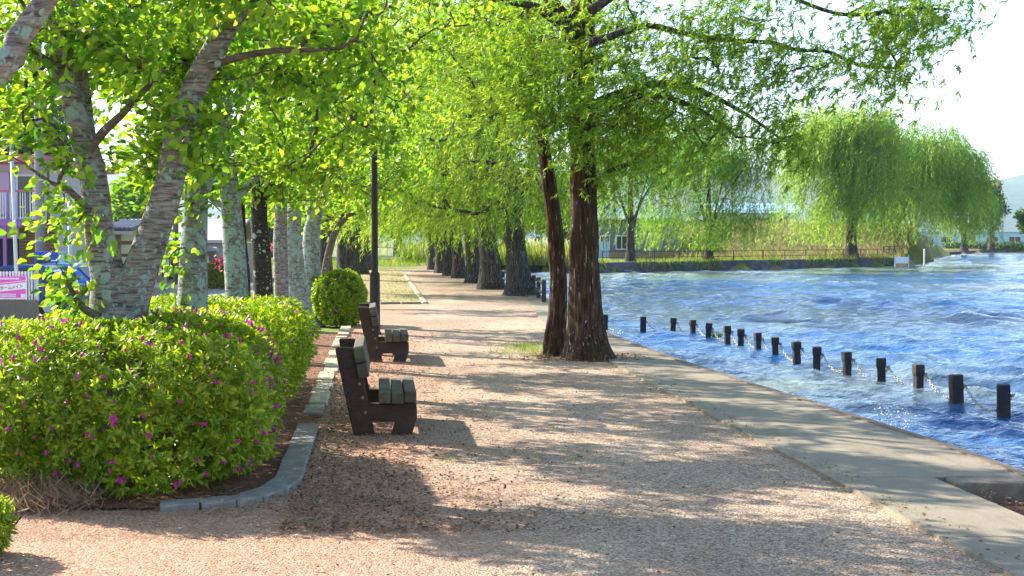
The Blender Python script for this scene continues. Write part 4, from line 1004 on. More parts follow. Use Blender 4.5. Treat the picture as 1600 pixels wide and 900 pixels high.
def wallmat():
    m = Mt('old_wall', .9, .2); n1 = m.noise(1.2, 4, .7); n2 = m.noise(1, 4, .65, m.map((1.5, 1.5, 5))); 
    m.col(m.ramp(m.math('ADD', m.math('MULTIPLY', n1, .5), m.math('MULTIPLY', n2, .5)), [(.35, (.035, .035, .04)), (.55, (.10, .10, .10)), (.72, (.19, .18, .16))])); m.bump(n2, .8, .06); return m.m
MAT_WALL = wallmat()
wv, wf = [], []
for i, (x, y) in enumerate(shore):
    for (ox, oy, z) in ((.05, -.15, -1.4), (0, 0, .30), (-.35, .55, .32), (-.35, .55, -1.4)): wv.append((x + ox, y + oy, z))
for i in range(len(shore) - 1):
    for q in range(3): wf.append((i * 4 + q, (i + 1) * 4 + q, (i + 1) * 4 + q + 1, i * 4 + q + 1))
o = link('retaining_wall', npmesh('retaining_wall', wv, wf), MAT_WALL); tag(o, 'dark stained retaining wall along the far bank', 'wall')
o = MB()
for (x0, y0), (x1, y1) in zip([(60, 195), (77, 232), (95, 240)], [(77, 232), (95, 240), (150, 225)]):
    o.prism([(x0, y0), (x1, y1), (x1 - .5, y1 + 1), (x0 - .5, y0 + 1)], 'z', -1.4, .05)
tag(o.build('quay_wall', MAT_WALL), 'low dark quay wall under the bronze tree', 'wall')
o = MB().box((-6, -1, -.4), (7, 1.2, 1.0), None, .2).build('clipped_hedge', LF['dark']); o.location = far_tree(1532, 236, .2)
rgq = np.random.default_rng(3); P = rgq.random((2600, 3)) * np.array([13.2, 2.4, 1.3]) + np.array([-6.1, -1.2, -.2]); V, F = leaves(T_DIAM, P, rgq.normal(0, 1, P.shape), rgq.normal(0, 1, P.shape) + np.array([0, 0, 1]), np.full(len(P), .4))
o.data = npmesh('clipped_hedge', V, F); o.data.materials.append(LF['dark']); tag(o, 'low dark clipped hedge beneath the bronze tree', 'hedge'); o['kind'] = 'stuff'
# sign and pole standing in the water
MAT_WHITE = plain('white_paint', (.78, .79, .80), .6, .06, 6)
MAT_PALE = plain('pale_steel', (.50, .54, .60), .5, .1, 6, .2)
s = empty('water_sign', G(1409, 417.5, ZW)); tag(s, 'blank white sign board on two posts standing in the lake', 'sign')
MB().box((-.50, -.03, .28), (.50, .03, .78), None, .01).build('board', MAT_WHITE, s)
for q in (-.5, .5): MB().tube([(q, .0, -.8), (q, 0, .92)], .045, 8).build('post', MAT_PALE, s)
s = empty('marker_pole', G(1444, 414, ZW)); tag(s, 'thin white marker pole rising from the lake by the trailing willow', 'pole')
MB().tube([(0, 0, -.8), (0, 0, 1.25)], .06, 8).build('shaft', MAT_WHITE, s); MB().tube([(0, 0, 1.25), (0, 0, 1.32)], [.06, .02], 8).build('cap', MAT_PALE, s)

def rough_scatter(name, label, mat, pts_fn, n, hgt, tm, seed, lean=.35, parent=None, wind=(-.2, -.1)):
    rg = np.random.default_rng(seed); P = pts_fn(rg, n); n = len(P)
    D = np.stack([rg.normal(wind[0], lean, n), rg.normal(wind[1], lean, n), np.ones(n)], 1); U = rg.normal(0, 1, (n, 3)) * np.array([1, 1, .1]) + np.array([0, -.6, 0])
    V, F = leaves(tm, P, D, U, hgt[0] + (hgt[1] - hgt[0]) * rg.random(n) ** 1.5)
    o = stuff(link(name, npmesh(name, V, F), mat), label); return o
def onland(rg, x0, x1, y0, y1, n):
    x = x0 + (x1 - x0) * rg.random(n); y = y0 + (y1 - y0) * rg.random(n); ok = ~in_poly(x, y, LAKE); x, y = x[ok], y[ok]
    return np.stack([x, y, land(x, y)], 1)
T_FAT = (np.array([(-.06, 0, 0), (.06, 0, 0), (0.02, 1, -.15)], float), np.array([(0, 1, 2)]))
def alongshore(rg, n, off0, off1, i0=0, i1=None):
    s = shore[i0:i1]; k = rg.integers(0, len(s) - 1, n); t = rg.random(n); a = np.array(s); p = a[k] * (1 - t[:, None]) + a[k + 1] * t[:, None]
    y = p[:, 1] + off0 + (off1 - off0) * rg.random(n); return np.stack([p[:, 0], y, np.full(n, .22)], 1)
rough_scatter('reeds', 'green and straw reeds on the bank at the lake corner', LF['reed'], lambda rg, n: np.stack([-7 + 12 * rg.random(n), 89.5 + 6 * rg.random(n), np.full(n, .1)], 1), 5200, (.5, 1.7), T_FAT, 900, .15)
def overhang(rg, n):
    p = alongshore(rg, n, -.35, .5, 0, 6); p[:, 2] = -.30 + .6 * rg.random(n); m = fbm_arr(p[:, 0] * .35) > -.08; return p[m]
def fbm_arr(x): return np.array([mnoise.noise(Vector((float(a), 4.2, 1.3))) for a in x])
rough_scatter('bank_weeds', 'green weeds hanging over the dark retaining wall', LF['grass'], overhang, 4200, (.2, .6), T_FAT, 901, .4)
rough_scatter('bank_grass', 'short grass strip on the far bank', LF['grass'], lambda rg, n: alongshore(rg, n, .6, 9, 0, 7), 9000, (.10, .35), T_FAT, 902, .5)
rough_scatter('embankment_grass', 'dry straw and green tufts on the far embankment', LF['reed'], lambda rg, n: onland(rg, 12, 52, 106, 145, n), 9000, (.3, .9), T_FAT, 903, .5)
rough_scatter('straw_grass', 'pale dry straw covering the embankment', LF['dry'], lambda rg, n: onland(rg, 12, 52, 107, 145, n), 16000, (.25, .8), T_FAT, 908, .7)
rough_scatter('lawn_grass', 'green lawn at the end of the path', LF['grass'], lambda rg, n: np.stack([-22 + 20 * rg.random(n), 85 + 12 * rg.random(n), np.full(n, .0) + .15], 1), 9000, (.15, .5), T_FAT, 904, .5)
rough_scatter('verge_grass', 'thin yellowish grass on the far verge', LF['grass'], lambda rg, n: (lambda u, d: np.stack([u - K * d, d, np.zeros(n) + .01], 1))(-1.2 + 2.3 * rg.random(n), 38 + 46 * rg.random(n) ** 1.3), 5000, (.04, .12), T_FAT, 905, .6)
rough_scatter('bank_lawn', 'green grass slope between the trunks and the road', LF['grass'], lambda rg, n: (lambda u, d: np.stack([u - K * d, d, land(u - K * d, d) + .0], 1))(-5.2 + 3.6 * rg.random(n), 19 + 66 * rg.random(n)), 14000, (.08, .30), T_FAT, 906, .5)
# wire fence at the end of the lawn
wf_ = empty('wire_fence', W(560, 0, 99).xy.to_3d()); tag(wf_, 'pale wire mesh fence across the end of the lawn', 'fence'); wx0 = wf_.location.x
wf_.location.z = .2
for q in range(0, 14):
    MB().tube([(q * 1.0, 0, -.2), (q * 1.0, 0, 1.0)], .03, 6).build('post', MAT_PALE, wf_)
MB().tube([(0, 0, .98), (13, 0, .98)], .025, 6).build('top_rail', MAT_PALE, wf_)
mb = MB()
for q in range(130): mb.tube([(q * .1, .01, 0), (q * .1, .01, .97)], .006, 3, False)
for z in (.1, .3, .5, .7): mb.tube([(0, 0.012, z), (13, .012, z)], .006, 3, False)
stuff(mb.build('wire_mesh', MAT_PALE, wf_))

# grey building across the lake
def windowed(parent, x0, x1, z0, z1, y, fm, gm, bars=1, depth=.08):
    w = MB().box((x0, y - depth, z0), (x1, y + .02, z1)).build('window', gm, parent)
    f = MB(); t = .07
    f.box((x0 - t, y - depth - .03, z1), (x1 + t, y, z1 + t)).box((x0 - t, y - depth - .05, z0 - t), (x1 + t, y, z0)).box((x0 - t, y - depth - .03, z0), (x0, y, z1)).box((x1, y - depth - .03, z0), (x1 + t, y, z1))
    for q in range(bars):
        xm = x0 + (x1 - x0) * (q + 1) / (bars + 1); f.box((xm - .03, y - depth - .025, z0), (xm + .03, y - depth + .01, z1))
    f.build('frame', fm, w); return w
MAT_GLASS = Mt('window_glass', .08, .6).col((.02, .028, .035)).m
MAT_GREYWALL = plain('grey_cladding', (.23, .235, .245), .75, .08, 2)
b = empty('lake_building', (7.0, 114.5, .25)); tag(b, 'low grey clad building behind the far bank', 'building')
MB().box((0, 0, -.3), (4.05, 7, 3.0)).build('wall', MAT_GREYWALL, b)
MB().box((4.06, -.25, -.3), (6.4, 7, 3.05)).build('side_wall', MAT_GREYWALL, b)
for q in range(27): MB().box((.05 + q * .235, -.045 - (.25 if q * .235 + .05 > 4.0 else 0), -.25), (.10 + q * .235, -.02 - (.25 if q * .235 + .05 > 4.0 else 0) + .03, 2.9)).build('cladding_rib', MAT_GREYWALL, b)
MB().box((-.3, -.6, 3.06), (6.7, 7.3, 3.2)).build('roof', plain('grey_roof', (.30, .31, .32), .6, .1, 2), b)
MB().box((4.0, -.32, -.25), (4.12, -.26, 3.04)).build('corner_trim', MAT_WHITE, b)
windowed(b, 1.4, 2.25, .75, 1.75, -.02, MAT_WHITE, MAT_GLASS, 1)
windowed(b, -2.6 + 2.75, .8, .75, 1.75, -.02, MAT_WHITE, MAT_GLASS, 1)
MB().tube([(5.1, -.26, 2.05), (5.1, -.42, 2.05)], .17, 12).build('vent', plain('blue_vent', (.05, .10, .30), .4, .1, 6), b)
MAT_LBLUE = plain('blue_sheet', (.36, .55, .70), .6, .08, 3)
b = empty('sheet_fence', (6.9, 112.0, .25)); tag(b, 'light blue sheet fence left of the grey building', 'fence')
for q in range(6): MB().box((q * .22 - .55, -.02, -.1), (q * .22 - .37, .02, 1.35), None, .005).build('panel', MAT_LBLUE, b)
b = empty('garden_fence', (7.2, 104.5, .25)); tag(b, 'low brown slatted garden fence before the grey building', 'fence')
for q in range(34): MB().box((q * .14, -.015, 0), (q * .14 + .11, .015, .58 if q < 28 else .85)).build('slat', MAT_WOOD2, b)
# light blue roofed shed and rail behind the embankment
b = empty('blue_shed', (25.5, 150, 3.2)); tag(b, 'pale blue roofed shed behind the embankment top', 'shed')
MB().box((-4.5, 0, -1), (4.5, 5, 1.3)).build('wall', plain('cream_wall', (.62, .60, .54), .8, .08, 2), b)
MB().prism([(-.5, 1.25), (2.5, 2.3), (5.5, 1.25), (5.5, 1.38), (2.5, 2.45), (-.5, 1.38)], 'x', -5, 5).build('roof', MAT_LBLUE, b)
for q in range(4): windowed(b, -3.8 + q * 2.1, -2.8 + q * 2.1, .1, .9, -.01, MAT_WHITE, MAT_GLASS, 1, .05)
rail_fence('guard_rail', 'white guard rail on top of the embankment', [(16 + q * 2.2, 128 + .45 * (q * 2.2 - 4), 3.55) for q in range(14)], .85, (.4, .8), MAT_WHITE, .03, .04, 'railing')
b = empty('long_shed', (74, 300, 0)); tag(b, 'pale blue long shed far behind the bronze tree', 'shed')
MB().box((0, 0, -.5), (45, 8, 3.4)).build('wall', MAT_LBLUE, b); MB().box((-.6, -.6, 3.41), (45.6, 8.6, 3.8)).build('roof', MAT_WHITE, b)
for q in range(9): windowed(b, 2 + q * 4.8, 4.4 + q * 4.8, 1.2, 2.4, -.01, MAT_WHITE, MAT_GLASS, 1, .05)
rail_fence('guard_rail', 'low pale railing beyond the lawn at the right bank', [(86 + q * 4.0, 262, .1) for q in range(10)], 1.1, (.5, 1.0), MAT_PALE, .05, .06, 'railing')

# ------------------------------------------------------------------ street side on the left
ZR = -0.546
MAT_PURPLE = plain('purple_paint', (.34, .13, .40), .6, .1, 4); MAT_PINKRED = plain('pink_fascia', (.50, .13, .20), .6, .12, 4)
MAT_LILAC = plain('lilac_wall', (.62, .54, .64), .8, .08, 2); MAT_DARK = plain('dark_opening', (.02, .02, .022), .8, .2, 4)
MAT_BROWNWOOD = plain('brown_siding', (.20, .11, .055), .8, .3, 7); MAT_CREAM = plain('cream_render', (.66, .62, .50), .85, .08, 3)
b = empty('balcony_building', W(62, 0, 52).xy.to_3d() + Vector((0, 0, ZR))); tag(b, 'two-storey lilac building with purple balcony and brown wood ground floor', 'building')
MB().box((-14, .8, 0), (-.05, 9, 5.05)).build('wall', MAT_LILAC, b)
MB().box((-14.4, -.5, 5.06), (.35, 9.3, 5.32)).build('roof_fascia', MAT_PINKRED, b)
MB().box((-14.2, -.4, 2.75), (.1, .79, 3.0)).build('balcony_floor', MAT_PURPLE, b)
bal = MB().box((-14.2, -.40, 3.98), (.1, -.32, 4.06)).build('balcony_rail', MAT_PINKRED, b)
for q in range(44): MB().box((-3.9 + q * .09, -.38, 3.0), (-3.87 + q * .09, -.35, 3.98)).build('baluster', MAT_WHITE if q % 4 else MAT_PURPLE, bal)
for q in range(3): MB().box((-1.18 - q * .85, -.44, 0), (-1.06 - q * .85, -.34, 2.75)).build('post', MAT_PURPLE, b)
for q in range(22): MB().box((-.98, .70 - .004 * (q % 2), .1 + q * .118), (.35, .795, .1 + q * .118 + .104)).build('siding_board', MAT_BROWNWOOD, b)
MB().box((-2.3, .72, .1), (-1.02, .79, 2.3)).build('shaded_doorway', MAT_DARK, b)  # near-black panel paints the shade inside the open ground floor
windowed(b, -2.6, -1.5, 3.1, 4.6, .78, MAT_WHITE, MAT_GLASS, 1); windowed(b, -1.0, -.45, 3.1, 4.6, .78, MAT_WHITE, MAT_GLASS, 0)
MB().box((-2.2, .62, 3.2), (-1.3, .66, 4.75)).build('laundry', plain('lilac_cloth', (.58, .42, .62), .9, .1, 3), b)
MB().tube([(.15, .6, 0), (.15, .6, 5.05)], .05, 8).build('downpipe', MAT_BROWNWOOD, b)
# house with tiled roof and timber carport
MAT_TILE = plain('blue_grey_tile', (.12, .13, .16), .45, .25, 8)
b = empty('tiled_house', W(120, 0, 60).xy.to_3d() + Vector((0, 0, ZR))); tag(b, 'cream house with blue-grey tiled roof and timber carport', 'house')
MB().box((-2.2, 1, 0), (1.6, 7, 2.7)).build('wall', MAT_CREAM, b)
rf = MB().prism([(.2, 2.6), (4, 3.0), (7.8, 2.6), (7.8, 2.72), (4, 3.14), (.2, 2.72)], 'x', -2.8, 2.25).build('roof', MAT_TILE, b)
for q in range(26):
    MB().tube([(-2.7 + q * .195, .16, 2.74), (-2.7 + q * .195, 4, 3.16)], .045, 6).build('tile_course', MAT_TILE, rf)
MB().box((-2.8, .1, 2.48), (2.3, .2, 2.62)).build('eaves', MAT_CREAM, b)
windowed(b, .05, .75, .5, 1.9, .98, MAT_DARK, MAT_GLASS, 1)
for q in range(4): MB().box((-1.0 + q * .95, -1.2, 0), (-.88 + q * .95, -1.08, 2.05)).build('carport_post', MAT_BROWNWOOD, b)
MB().box((-1.4, -1.4, 2.05), (2.9, .95, 2.2)).build('carport_roof', MAT_BROWNWOOD, b)
MB().box((-1.2, -1.22, 1.55), (2.6, -1.1, 1.68)).build('carport_beam', MAT_BROWNWOOD, b)
# long grey-roofed building
b = empty('long_roof_building', W(265, 0, 76).xy.to_3d() + Vector((0, 0, ZR))); tag(b, 'long low building with pale grey roof beyond the road', 'building')
MB().box((-2.7, 0, 0), (3.3, 7, 2.1)).build('wall', plain('grey_plaster', (.34, .33, .36), .85, .1, 2), b)
MB().prism([(-.7, 2.12), (3.5, 3.3), (7.7, 2.12), (7.7, 2.25), (3.5, 3.42), (-.7, 2.25)], 'x', -3.1, 3.6).build('roof', plain('pale_roof', (.42, .40, .40), .7, .08, 1.5), b)
MB().box((-2.5, -.05, .15), (-.6, .03, 1.9)).build('shaded_opening', MAT_DARK, b); MB().box((-.4, -.05, .15), (.9, .03, 1.9)).build('shaded_opening', MAT_DARK, b)  # dark panels on the solid wall stand in for shaded openings
MB().box((-2.7, -.5, 1.92), (1.2, -.06, 2.05)).build('canopy', plain('canopy_brown', (.08, .05, .04), .7, .2, 5), b)
MB().box((-2.4, -.3, 0), (-.1, -.1, .3)).build('step', MAT_KERB, b)
for q in range(5): MB().box((-.35 + q * .2, -.13, 1.98), (-.2 + q * .2, -.07, 2.2)).build('red_lettering', plain('sign_red', (.6, .05, .06), .6, .1, 5), b)
# stainless kiosk
b = empty('metal_kiosk', W(329, 0, 66).xy.to_3d() + Vector((0, 0, ZR))); tag(b, 'brown metal booth with curved blue-grey roof and notice panel', 'kiosk')
MB().box((-.27, -.27, 0), (.27, .27, 1.72), None, .04).build('cabin', plain('bronze_metal', (.16, .13, .10), .45, .15, 4, .4), b)
MB().prism([(-.33, 1.72), (.33, 1.72), (.30, 1.86), (.15, 1.93), (-.15, 1.93), (-.30, 1.86)], 'y', -.33, .33, .01).build('roof', plain('kiosk_roof', (.30, .33, .40), .4, .1, 4, .4), b)
MB().box((-.20, -.31, .6), (-.02, -.28, 1.5), None, .01).build('notice_panel', plain('panel_cream', (.66, .62, .42), .6, .1, 5), b)
# poles
MAT_CPOLE = plain('concrete_pole', (.24, .235, .225), .85, .18, 4)
b = empty('utility_pole', W(63, 0, 47).xy.to_3d() + Vector((0, 0, ZR))); tag(b, 'thick grey concrete utility pole beside the pink banner', 'utility pole')
MB().tube([(0, 0, -.1), (0, 0, 5), (0, 0, 10)], [.165, .145, .12], 16).build('shaft', MAT_CPOLE, b, True)
MB().tube([(0, 0, .02), (0, 0, 1.05)], [.178, .176], 16).build('guard_sleeve', plain('sleeve_grey', (.13, .125, .125), .7, .15, 5), b, True)
for z in (.42, .62, 2.2, 4.2): MB().tube([(0, 0, z), (0, 0, z + .05)], .186 if z < 1 else .165, 16).build('band', MAT_PALE, b)
b = empty('utility_pole', W(275, 0, 72).xy.to_3d() + Vector((0, 0, ZR))); tag(b, 'brownish utility pole beside the white meter box', 'utility pole')
MB().tube([(0, 0, -.1), (0, 0, 9)], [.15, .11], 12).build('shaft', plain('pole_brown', (.15, .13, .11), .85, .2, 4), b, True); MB().tube([(-.15, 0, 7.5), (.6, 0, 7.5)], .05, 6).build('crossarm', MAT_PALE, b)
b = empty('street_light', W(21, 0, 39.6).xy.to_3d() + Vector((0, 0, ZR))); tag(b, 'slim pale steel pole carrying a small camera lamp', 'lamp')
MB().tube([(0.12, 0, -.1), (-.02, 0, 5.0)], [.055, .05], 10).build('shaft', MAT_PALE, b, True); MB().box((-.32, -.08, 4.92), (-.05, .08, 5.05), None, .02).build('lamp_head', MAT_WHITE, b); MB().tube([(-.18, 0, 4.92), (-.18, 0, 4.78)], [.05, .07], 10).build('lens', MAT_GLASS, b)
b = empty('steel_pole', W(110, 0, 44).xy.to_3d() + Vector((0, 0, ZR))); tag(b, 'plain pale blue steel pole by the blue car', 'pole')
MB().tube([(0, 0, -.1), (0, 0, 3.4)], .065, 10).build('shaft', MAT_PALE, b, True); MB().tube([(0, 0, 3.4), (0, 0, 3.45)], [.065, .02], 10).build('cap', MAT_PALE, b)
b = empty('meter_pole', W(258, 0, 63).xy.to_3d() + Vector((0, 0, ZR))); tag(b, 'white pole with white meter box across the road', 'meter box')
MB().tube([(0, 0, -.1), (0, 0, 2.9)], .05, 8).build('pole', MAT_WHITE, b, True); MB().box((-.06, -.16, .75), (.26, -.05, 1.45), None, .015).build('box', MAT_WHITE, b)
# overhead cables
def cable(a, b_, sag, label):
    P = [Vector(a).lerp(Vector(b_), t / 14) - Vector((0, 0, sag * 4 * (t / 14) * (1 - t / 14))) for t in range(15)]
    tag(MB().tube(P, .014, 4).build('overhead_cable', MAT_DARK), label, 'cable')
p0 = W(63, 0, 47); p1 = W(275, 0, 72); cable((p0.x, 47, 7.8), (p1.x, 72, 7.0), .5, 'thin black cable from the thick pole to the brownish pole'); cable((p0.x, 47, 6.2), (-22, 58, 4.6), .3, 'thin black cable from the thick pole to the lilac building')
# wall, railing and banner
b = MB().box((-9, 0, 0), (0, .14, .60), None, .01).build('block_wall', plain('old_block', (.17, .145, .115), .9, .25, 4)); b.location = W(57, 0, 39).xy.to_3d() + Vector((0, 0, ZR)); b.rotation_euler = (0, 0, math.radians(-4)); tag(b, 'low brown concrete wall under the pink banner', 'wall')
b2 = empty('lot_railing', b.location + Vector((0, .05, .6)), math.radians(-4)); tag(b2, 'white slatted railing standing on the low wall', 'railing')
for q in range(34): MB().box((-3.0 + q * .088, 0, 0), (-2.955 + q * .088, .03, .78)).build('picket', MAT_WHITE if q < 33 else MAT_PALE, b2)
for z in (.08, .30, .52, .70): MB().box((-3.1, .031, z), (0, .05, z + .05)).build('rail', MAT_CPOLE, b2)
MB().box((-.04, -.01, -.02), (.02, .06, .82)).build('end_post', MAT_PALE, b2)
ban = empty('banner', b.location + Vector((-.25, -.06, .63)), math.radians(-4)); tag(ban, 'pink advertising banner with slanted white stripe and Japanese lettering', 'banner')
MAT_PINK = plain('banner_pink', (.80, .11, .52), .6, .05, 3, 0, .3, 0); MAT_BW = plain('banner_white', (.80, .82, .80), .6, .04, 3, 0, .3, 0); MAT_INK = plain('banner_ink', (.40, .03, .22), .6, .1, 5, 0, .3, 0)
BW = 1.15
MB().box((-BW, 0, 0), (0, .012, .62)).build('sheet', MAT_PINK, ban)
MB().add([(-BW, -.004, .16), (-.02, -.004, .28), (-.02, -.004, .46), (-BW, -.004, .34)], [(0, 1, 2, 3)]).build('white_stripe', MAT_BW, ban)
MB().add([(-BW, -.004, .375), (-.02, -.004, .495), (-.02, -.004, .51), (-BW, -.004, .39)], [(0, 1, 2, 3)]).build('white_stripe', MAT_BW, ban)
MB().box((-BW, -.004, -.0), (0, -.001, .03)).build('hem', MAT_BW, ban); MB().box((-.03, -.0045, .03), (0, -.001, .62)).build('hem', MAT_BW, ban)
MB().box((-.17, -.005, .04), (-.04, -.003, .14)).build('white_patch', MAT_BW, ban)
def text_mesh(name, body, size, mat, parent, loc, rot):
    c = bpy.data.curves.new(name, 'FONT'); c.body = body; c.size = size; c.offset = .004 * size / .2
    t = bpy.data.objects.new('tmp', c); COL.objects.link(t); bpy.context.view_layer.update()
    me = bpy.data.meshes.new_from_object(t.evaluated_get(bpy.context.evaluated_depsgraph_get())); bpy.data.objects.remove(t); bpy.data.curves.remove(c)
    me.name = name; me.materials.clear(); o = link(name, me, mat, parent); o.location = loc; o.rotation_euler = rot; return o, me
o, me = text_mesh('lettering', 'ホームメイト', .13, MAT_INK, ban, (0, -.008, 0), (math.radians(90), 0, 0))
xs = [v.co.x for v in me.vertices]; w_ = max(xs) - min(xs); sx = .64 / max(w_, .01); o.scale = (sx, 1.0, 1); o.rotation_euler = (math.radians(90), math.radians(-5.8), 0); o.location = (-.745 - min(xs) * sx, -.008, .245)
for row, (x0, x1, z, hh_) in enumerate([(-1.0, -.22, .535, .045), (-.95, -.32, .115, .03), (-.95, -.32, .06, .035)]):     # lines of print too small to read
    x = x0; rr = random.Random(row)
    while x < x1: w_ = hh_ * rr.uniform(.5, .95); MB().box((x, -.006, z), (x + w_, -.003, z + hh_)).build('small_print', MAT_BW, ban); x += w_ + hh_ * .22
# vending machine and notice board
b = empty('vending_machine', W(80, 0, 46).xy.to_3d() + Vector((0, 0, ZR))); tag(b, 'blue drinks vending machine behind the thick utility pole', 'vending machine')
MB().box((-.55, 0, 0), (.22, .7, 1.86), None, .02).build('cabinet', plain('vending_blue', (.012, .06, .42), .4, .1, 4), b)
MB().box((-.48, -.012, .9), (-.02, -.001, 1.6)).build('display', MAT_GLASS, b); MB().box((-.48, -.014, .2), (.15, -.001, .45)).build('hatch', MAT_DARK, b)
for q, wq in enumerate((.05, .04, .05, .03)): MB().box((.0 + q * .055, -.006, 1.56), (wq + q * .055, -.001, 1.60)).build('white_mark', MAT_BW, b)
for q in range(5): MB().box((.04 + q * .035, -.006, 1.38 - .012 * q), (.06 + q * .035, -.001, 1.50 - .012 * q)).build('white_mark', MAT_BW, b)
b = empty('notice_board', W(97, 0, 45.6).xy.to_3d() + Vector((0, 0, ZR))); tag(b, 'narrow grey-green notice stand beside the blue vending machine', 'notice board')
MB().box((-.12, 0, .0), (.12, .25, 1.86), None, .01).build('case', plain('case_green', (.26, .36, .34), .5, .1, 4), b)
for q, c in enumerate(((.45, .58, .45), (.50, .42, .34), (.55, .52, .44))): MB().box((-.09, -.012, 1.38 - q * .45), (.09, -.002, 1.78 - q * .45)).build('poster', plain('poster', c, .6, .2, 9), b)
# parked cars
def car(loc, rz, label, paint):
    r = empty('parked_car', loc, rz); tag(r, label, 'car', 'cars parked beyond the road')
    prof = [(-2.1, .28), (-2.15, .55), (-2.08, .86), (-1.0, .98), (1.55, 1.0), (2.0, .92), (2.1, .6), (2.08, .28)]
    cab = [(-1.15, .96), (-.45, 1.45), (.2, 1.53), (1.1, 1.50), (1.75, .98)]
    MB().prism(prof, 'y', -.84, .84, .06).build('body', paint, r)
    cm = MB(); vs = []
    for s, w0, w1 in ((-1, .80, .64), (1, .80, .64)):
        for (x, z) in cab: vs.append((x, s * (w0 + (w1 - w0) * (z - .96) / .57), z))
    n = len(cab); cm.add(vs, [tuple(range(n)), tuple(range(2 * n - 1, n - 1, -1))] + [(i, i + n, i + 1 + n, i + 1) for i in range(n - 1)]); cm.build('cabin', paint, r)
    for s in (-1, 1):
        f = lambda z: s * (.805 + (.645 - .805) * (z - .96) / .57)
        for q, pl in enumerate((((-.93, 1.02), (-.42, 1.38), (.12, 1.44), (.12, 1.02)), ((.2, 1.02), (.2, 1.45), (1.02, 1.42), (1.45, 1.02)))):
            MB().add([(x, f(z), z) for x, z in pl], [(0, 1, 2, 3)]).build('side_window', MAT_GLASS, r)
    MB().add([(-1.12, -.72, 1.0), (-1.12, .72, 1.0), (-.5, .60, 1.42), (-.5, -.60, 1.42)], [(0, 1, 2, 3)]).build('windscreen', MAT_GLASS, r).location.x = -.02
    MB().add([(1.74, -.70, 1.02), (1.74, .70, 1.02), (1.2, .60, 1.44), (1.2, -.60, 1.44)], [(0, 1, 2, 3)]).build('rear_window', MAT_GLASS, r).location.x = .02
    for s in (-1, 1):
        MB().box((2.0, s * .72 - .12, .70), (2.13, s * .72 + .12, .88), None, .02).build('tail_light', plain('tail_red', (.55, .02, .02), .25, .05, 4), r)
        MB().box((-2.15, s * .66 - .14, .66), (-2.04, s * .66 + .14, .80), None, .02).build('headlight', MAT_WHITE, r)
        for x in (-1.35, 1.3):
            w = MB().tube([(x, s * .70, .31), (x, s * .87, .31)], .31, 20).build('wheel', MAT_DARK, r); MB().tube([(x, s * .872, .31), (x, s * .885, .31)], [.2, .17], 12).build('rim', MAT_PALE, w)
    return r
PAINT_NAVY = Mt('navy_paint', .25, .6).col((.012, .05, .20)).m; PAINT_BLUE = Mt('blue_paint', .22, .6).col((.05, .16, .52)).m
car(W(18, 0, 41.6).xy.to_3d() + Vector((0, 0, ZR)), math.radians(4), 'dark blue car parked behind the pink banner', PAINT_NAVY)
car(W(112, 0, 44.6).xy.to_3d() + Vector((-.6, 0, ZR)), math.radians(-14), 'bright blue car with red tail light behind the forked tree', PAINT_BLUE)

# ------------------------------------------------------------------ litter, twigs, weeds
rgl = np.random.default_rng(77)
def flat_scatter(name, label, mat, P, size, tm=T_DIAM):
    n = len(P); D = rgl.normal(0, 1, (n, 3)) * np.array([1, 1, .22]); U = rgl.normal(0, .35, (n, 3)) + np.array([0, 0, 1])
    V, F = leaves(tm, P, D, U, size[0] + (size[1] - size[0]) * rgl.random(n)); return stuff(link(name, npmesh(name, V, F), mat), label, 'litter')
def pathpts(u, d, z): return np.stack([u - K * d, d, np.full(len(u), z)], 1)
n = 9000; u = -3.0 + 3.3 * rgl.random(n) ** .8; d = 8.7 + 17 * rgl.random(n) ** 1.4; P1 = pathpts(u, d, .034)
n = 13000; u = -0.6 + np.abs(rgl.normal(0, .85, n)); d = 8.2 + 18 * rgl.random(n) ** 1.5; P2 = pathpts(u, d, .016)
n = 1500; u = -.5 + 4.0 * rgl.random(n); d = 7 + 22 * rgl.random(n) ** 1.3; P3 = pathpts(u, d, .014)
n = 2200; u = 3.95 + 1.0 * rgl.random(n); d = 6.8 + 2.9 * rgl.random(n); P4 = pathpts(u, d, -.085) + np.stack([0 * u, 0 * u, .10 * rgl.random(n) * np.exp(-((u - 4.05) / .25) ** 2)], 1)
n = 500; u = np.interp(rgl.random(n), [0, 1], [3.15, 3.4]); d = 7 + 18 * rgl.random(n); P5 = pathpts(u, d, .026)
flat_scatter('leaf_litter', 'brown dead leaves strewn over the bed and the path edge', LF['litter'], np.concatenate([P1, P2, P3, P4, P5]), (.012, .040))
T_NEED = (np.array([(-.018, 0, 0), (.018, 0, 0), (.06, 1, 0.02)], float), np.array([(0, 1, 2)]))
n = 22000; u = -2.6 + np.abs(rgl.normal(0, 1.9, n)); d = 8.0 + 15 * rgl.random(n) ** 1.5
flat_scatter('dry_needles', 'straw coloured needles and stalks on the ground by the benches', LF['dry'], pathpts(u, d, .018), (.03, .10), T_NEED)
ch = []
for i in range(190):
    u0_ = rgl.uniform(-1.3, .9) if i < 150 else rgl.uniform(-.5, 3); d0_ = 8.6 + 11 * rgl.random() ** 1.5; p = np.array(UV(u0_, d0_, .030 if u0_ < -.6 else .016)); a = rgl.random() * 6.28; L_ = rgl.uniform(.08, .32)
    q = [p]
    for s in range(3): a += rgl.normal(0, .5); q.append(q[-1] + np.array([math.cos(a), math.sin(a), rgl.normal(0.01, .05)]) * L_ / 3)
    q = np.array(q); q[:, 2] = np.maximum(q[:, 2], .012); r0 = rgl.uniform(.0022, .006); ch.append((q, np.array([r0, r0 * .8, r0 * .6, r0 * .3])))
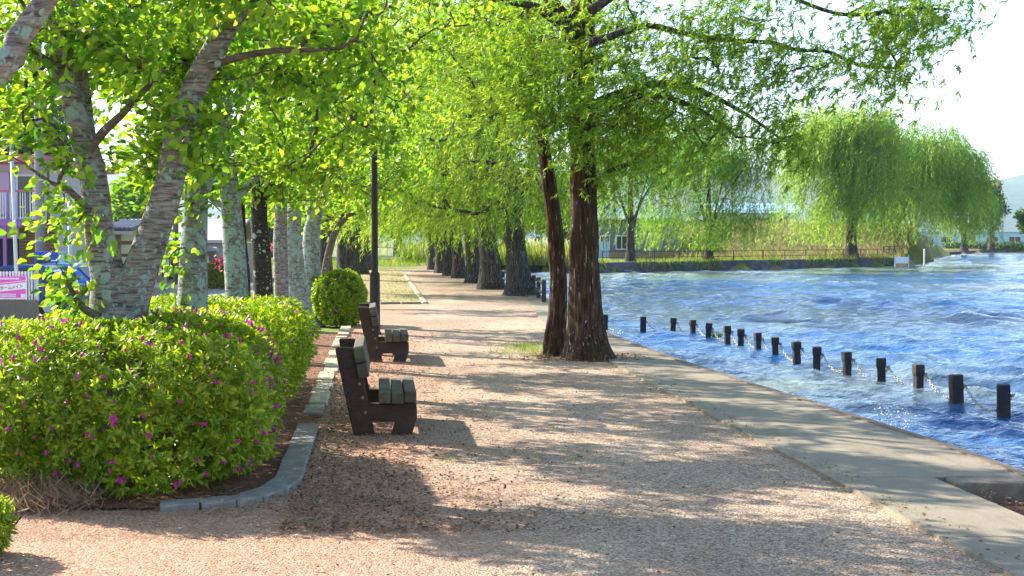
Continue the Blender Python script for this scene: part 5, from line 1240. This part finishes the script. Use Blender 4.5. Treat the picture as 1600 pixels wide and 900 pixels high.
V, F = tubes_np(ch, 4); stuff(link('fallen_twigs', npmesh('fallen_twigs', V, F), plain('twig', (.30, .21, .15), .9, .35, 20)), 'fallen twigs on the ground beside the kerb', 'twigs')
def tuft_pts(rg, n):
    c = [(1165, 676), (1180, 684), (1105, 643), (1430, 806), (1380, 784), (975, 577), (985, 586), (1290, 738), (835, 719), (930, 722), (700, 722), (1080, 718), (1330, 757), (1155, 668)]
    k = rg.integers(0, len(c), n); P = np.array([G(*q, 0.01) for q in c])[k] + rg.normal(0, 1, (n, 3)) * np.array([.06, .10, 0]); P[:, 2] = .02; return P
rough_scatter('path_weeds', 'small green weeds along the joint of gravel and concrete', LF['grass'], tuft_pts, 420, (.015, .045), T_FAT, 930, .6)
rough_scatter('tree_weeds', 'thin green grass beside the twin trunk', LF['grass'], lambda rg, n: np.stack([rg.normal(.25, .22, n), rg.normal(22.0, .8, n), np.full(n, .01)], 1), 900, (.03, .10), T_FAT, 931, .6)
o = rough_scatter('water_plant', 'small bright green plant between two posts in the water', LF['grass'], lambda rg, n: np.array(G(1121, 528, ZW)) + rg.normal(0, 1, (n, 3)) * np.array([.05, .05, .0]), 60, (.12, .26), T_FAT, 932, .5)
del o['kind']; tag(o, 'small bright green plant between two posts in the water', 'plant')
o = rough_scatter('dry_grass_clump', 'heap of dry reddish grass at the hedge foot', LF['dry'], lambda rg, n: np.stack([rg.normal(-3.05, .20, n), rg.normal(9.0, .16, n), np.abs(rg.normal(.02, .06, n))], 1), 2600, (.07, .20), T_NEED, 933, 1.3)
tag(o, 'heap of dry reddish grass at the hedge foot', 'dry grass')
n = 900; a = rgl.random(n) * 6.283; r_ = .38 + np.abs(rgl.normal(0, .22, n)); P6 = np.stack([.98 + r_ * np.cos(a) * 1.15, 20.35 + r_ * np.sin(a), np.full(n, .022)], 1)
flat_scatter('bark_litter', 'reddish bark litter round the foot of the twin trunk', LF['litter'], P6, (.02, .07))

n = 3200; u = -.9 + 4.2 * rgl.random(n); d = 7.2 + 8 * rgl.random(n) ** 1.4
flat_scatter('loose_stones', 'loose pale stones on the gravel path', plain('loose_stone', (.46, .36, .29), .85, .35, 30), pathpts(u, d, .008), (.0025, .0065), T_TET)
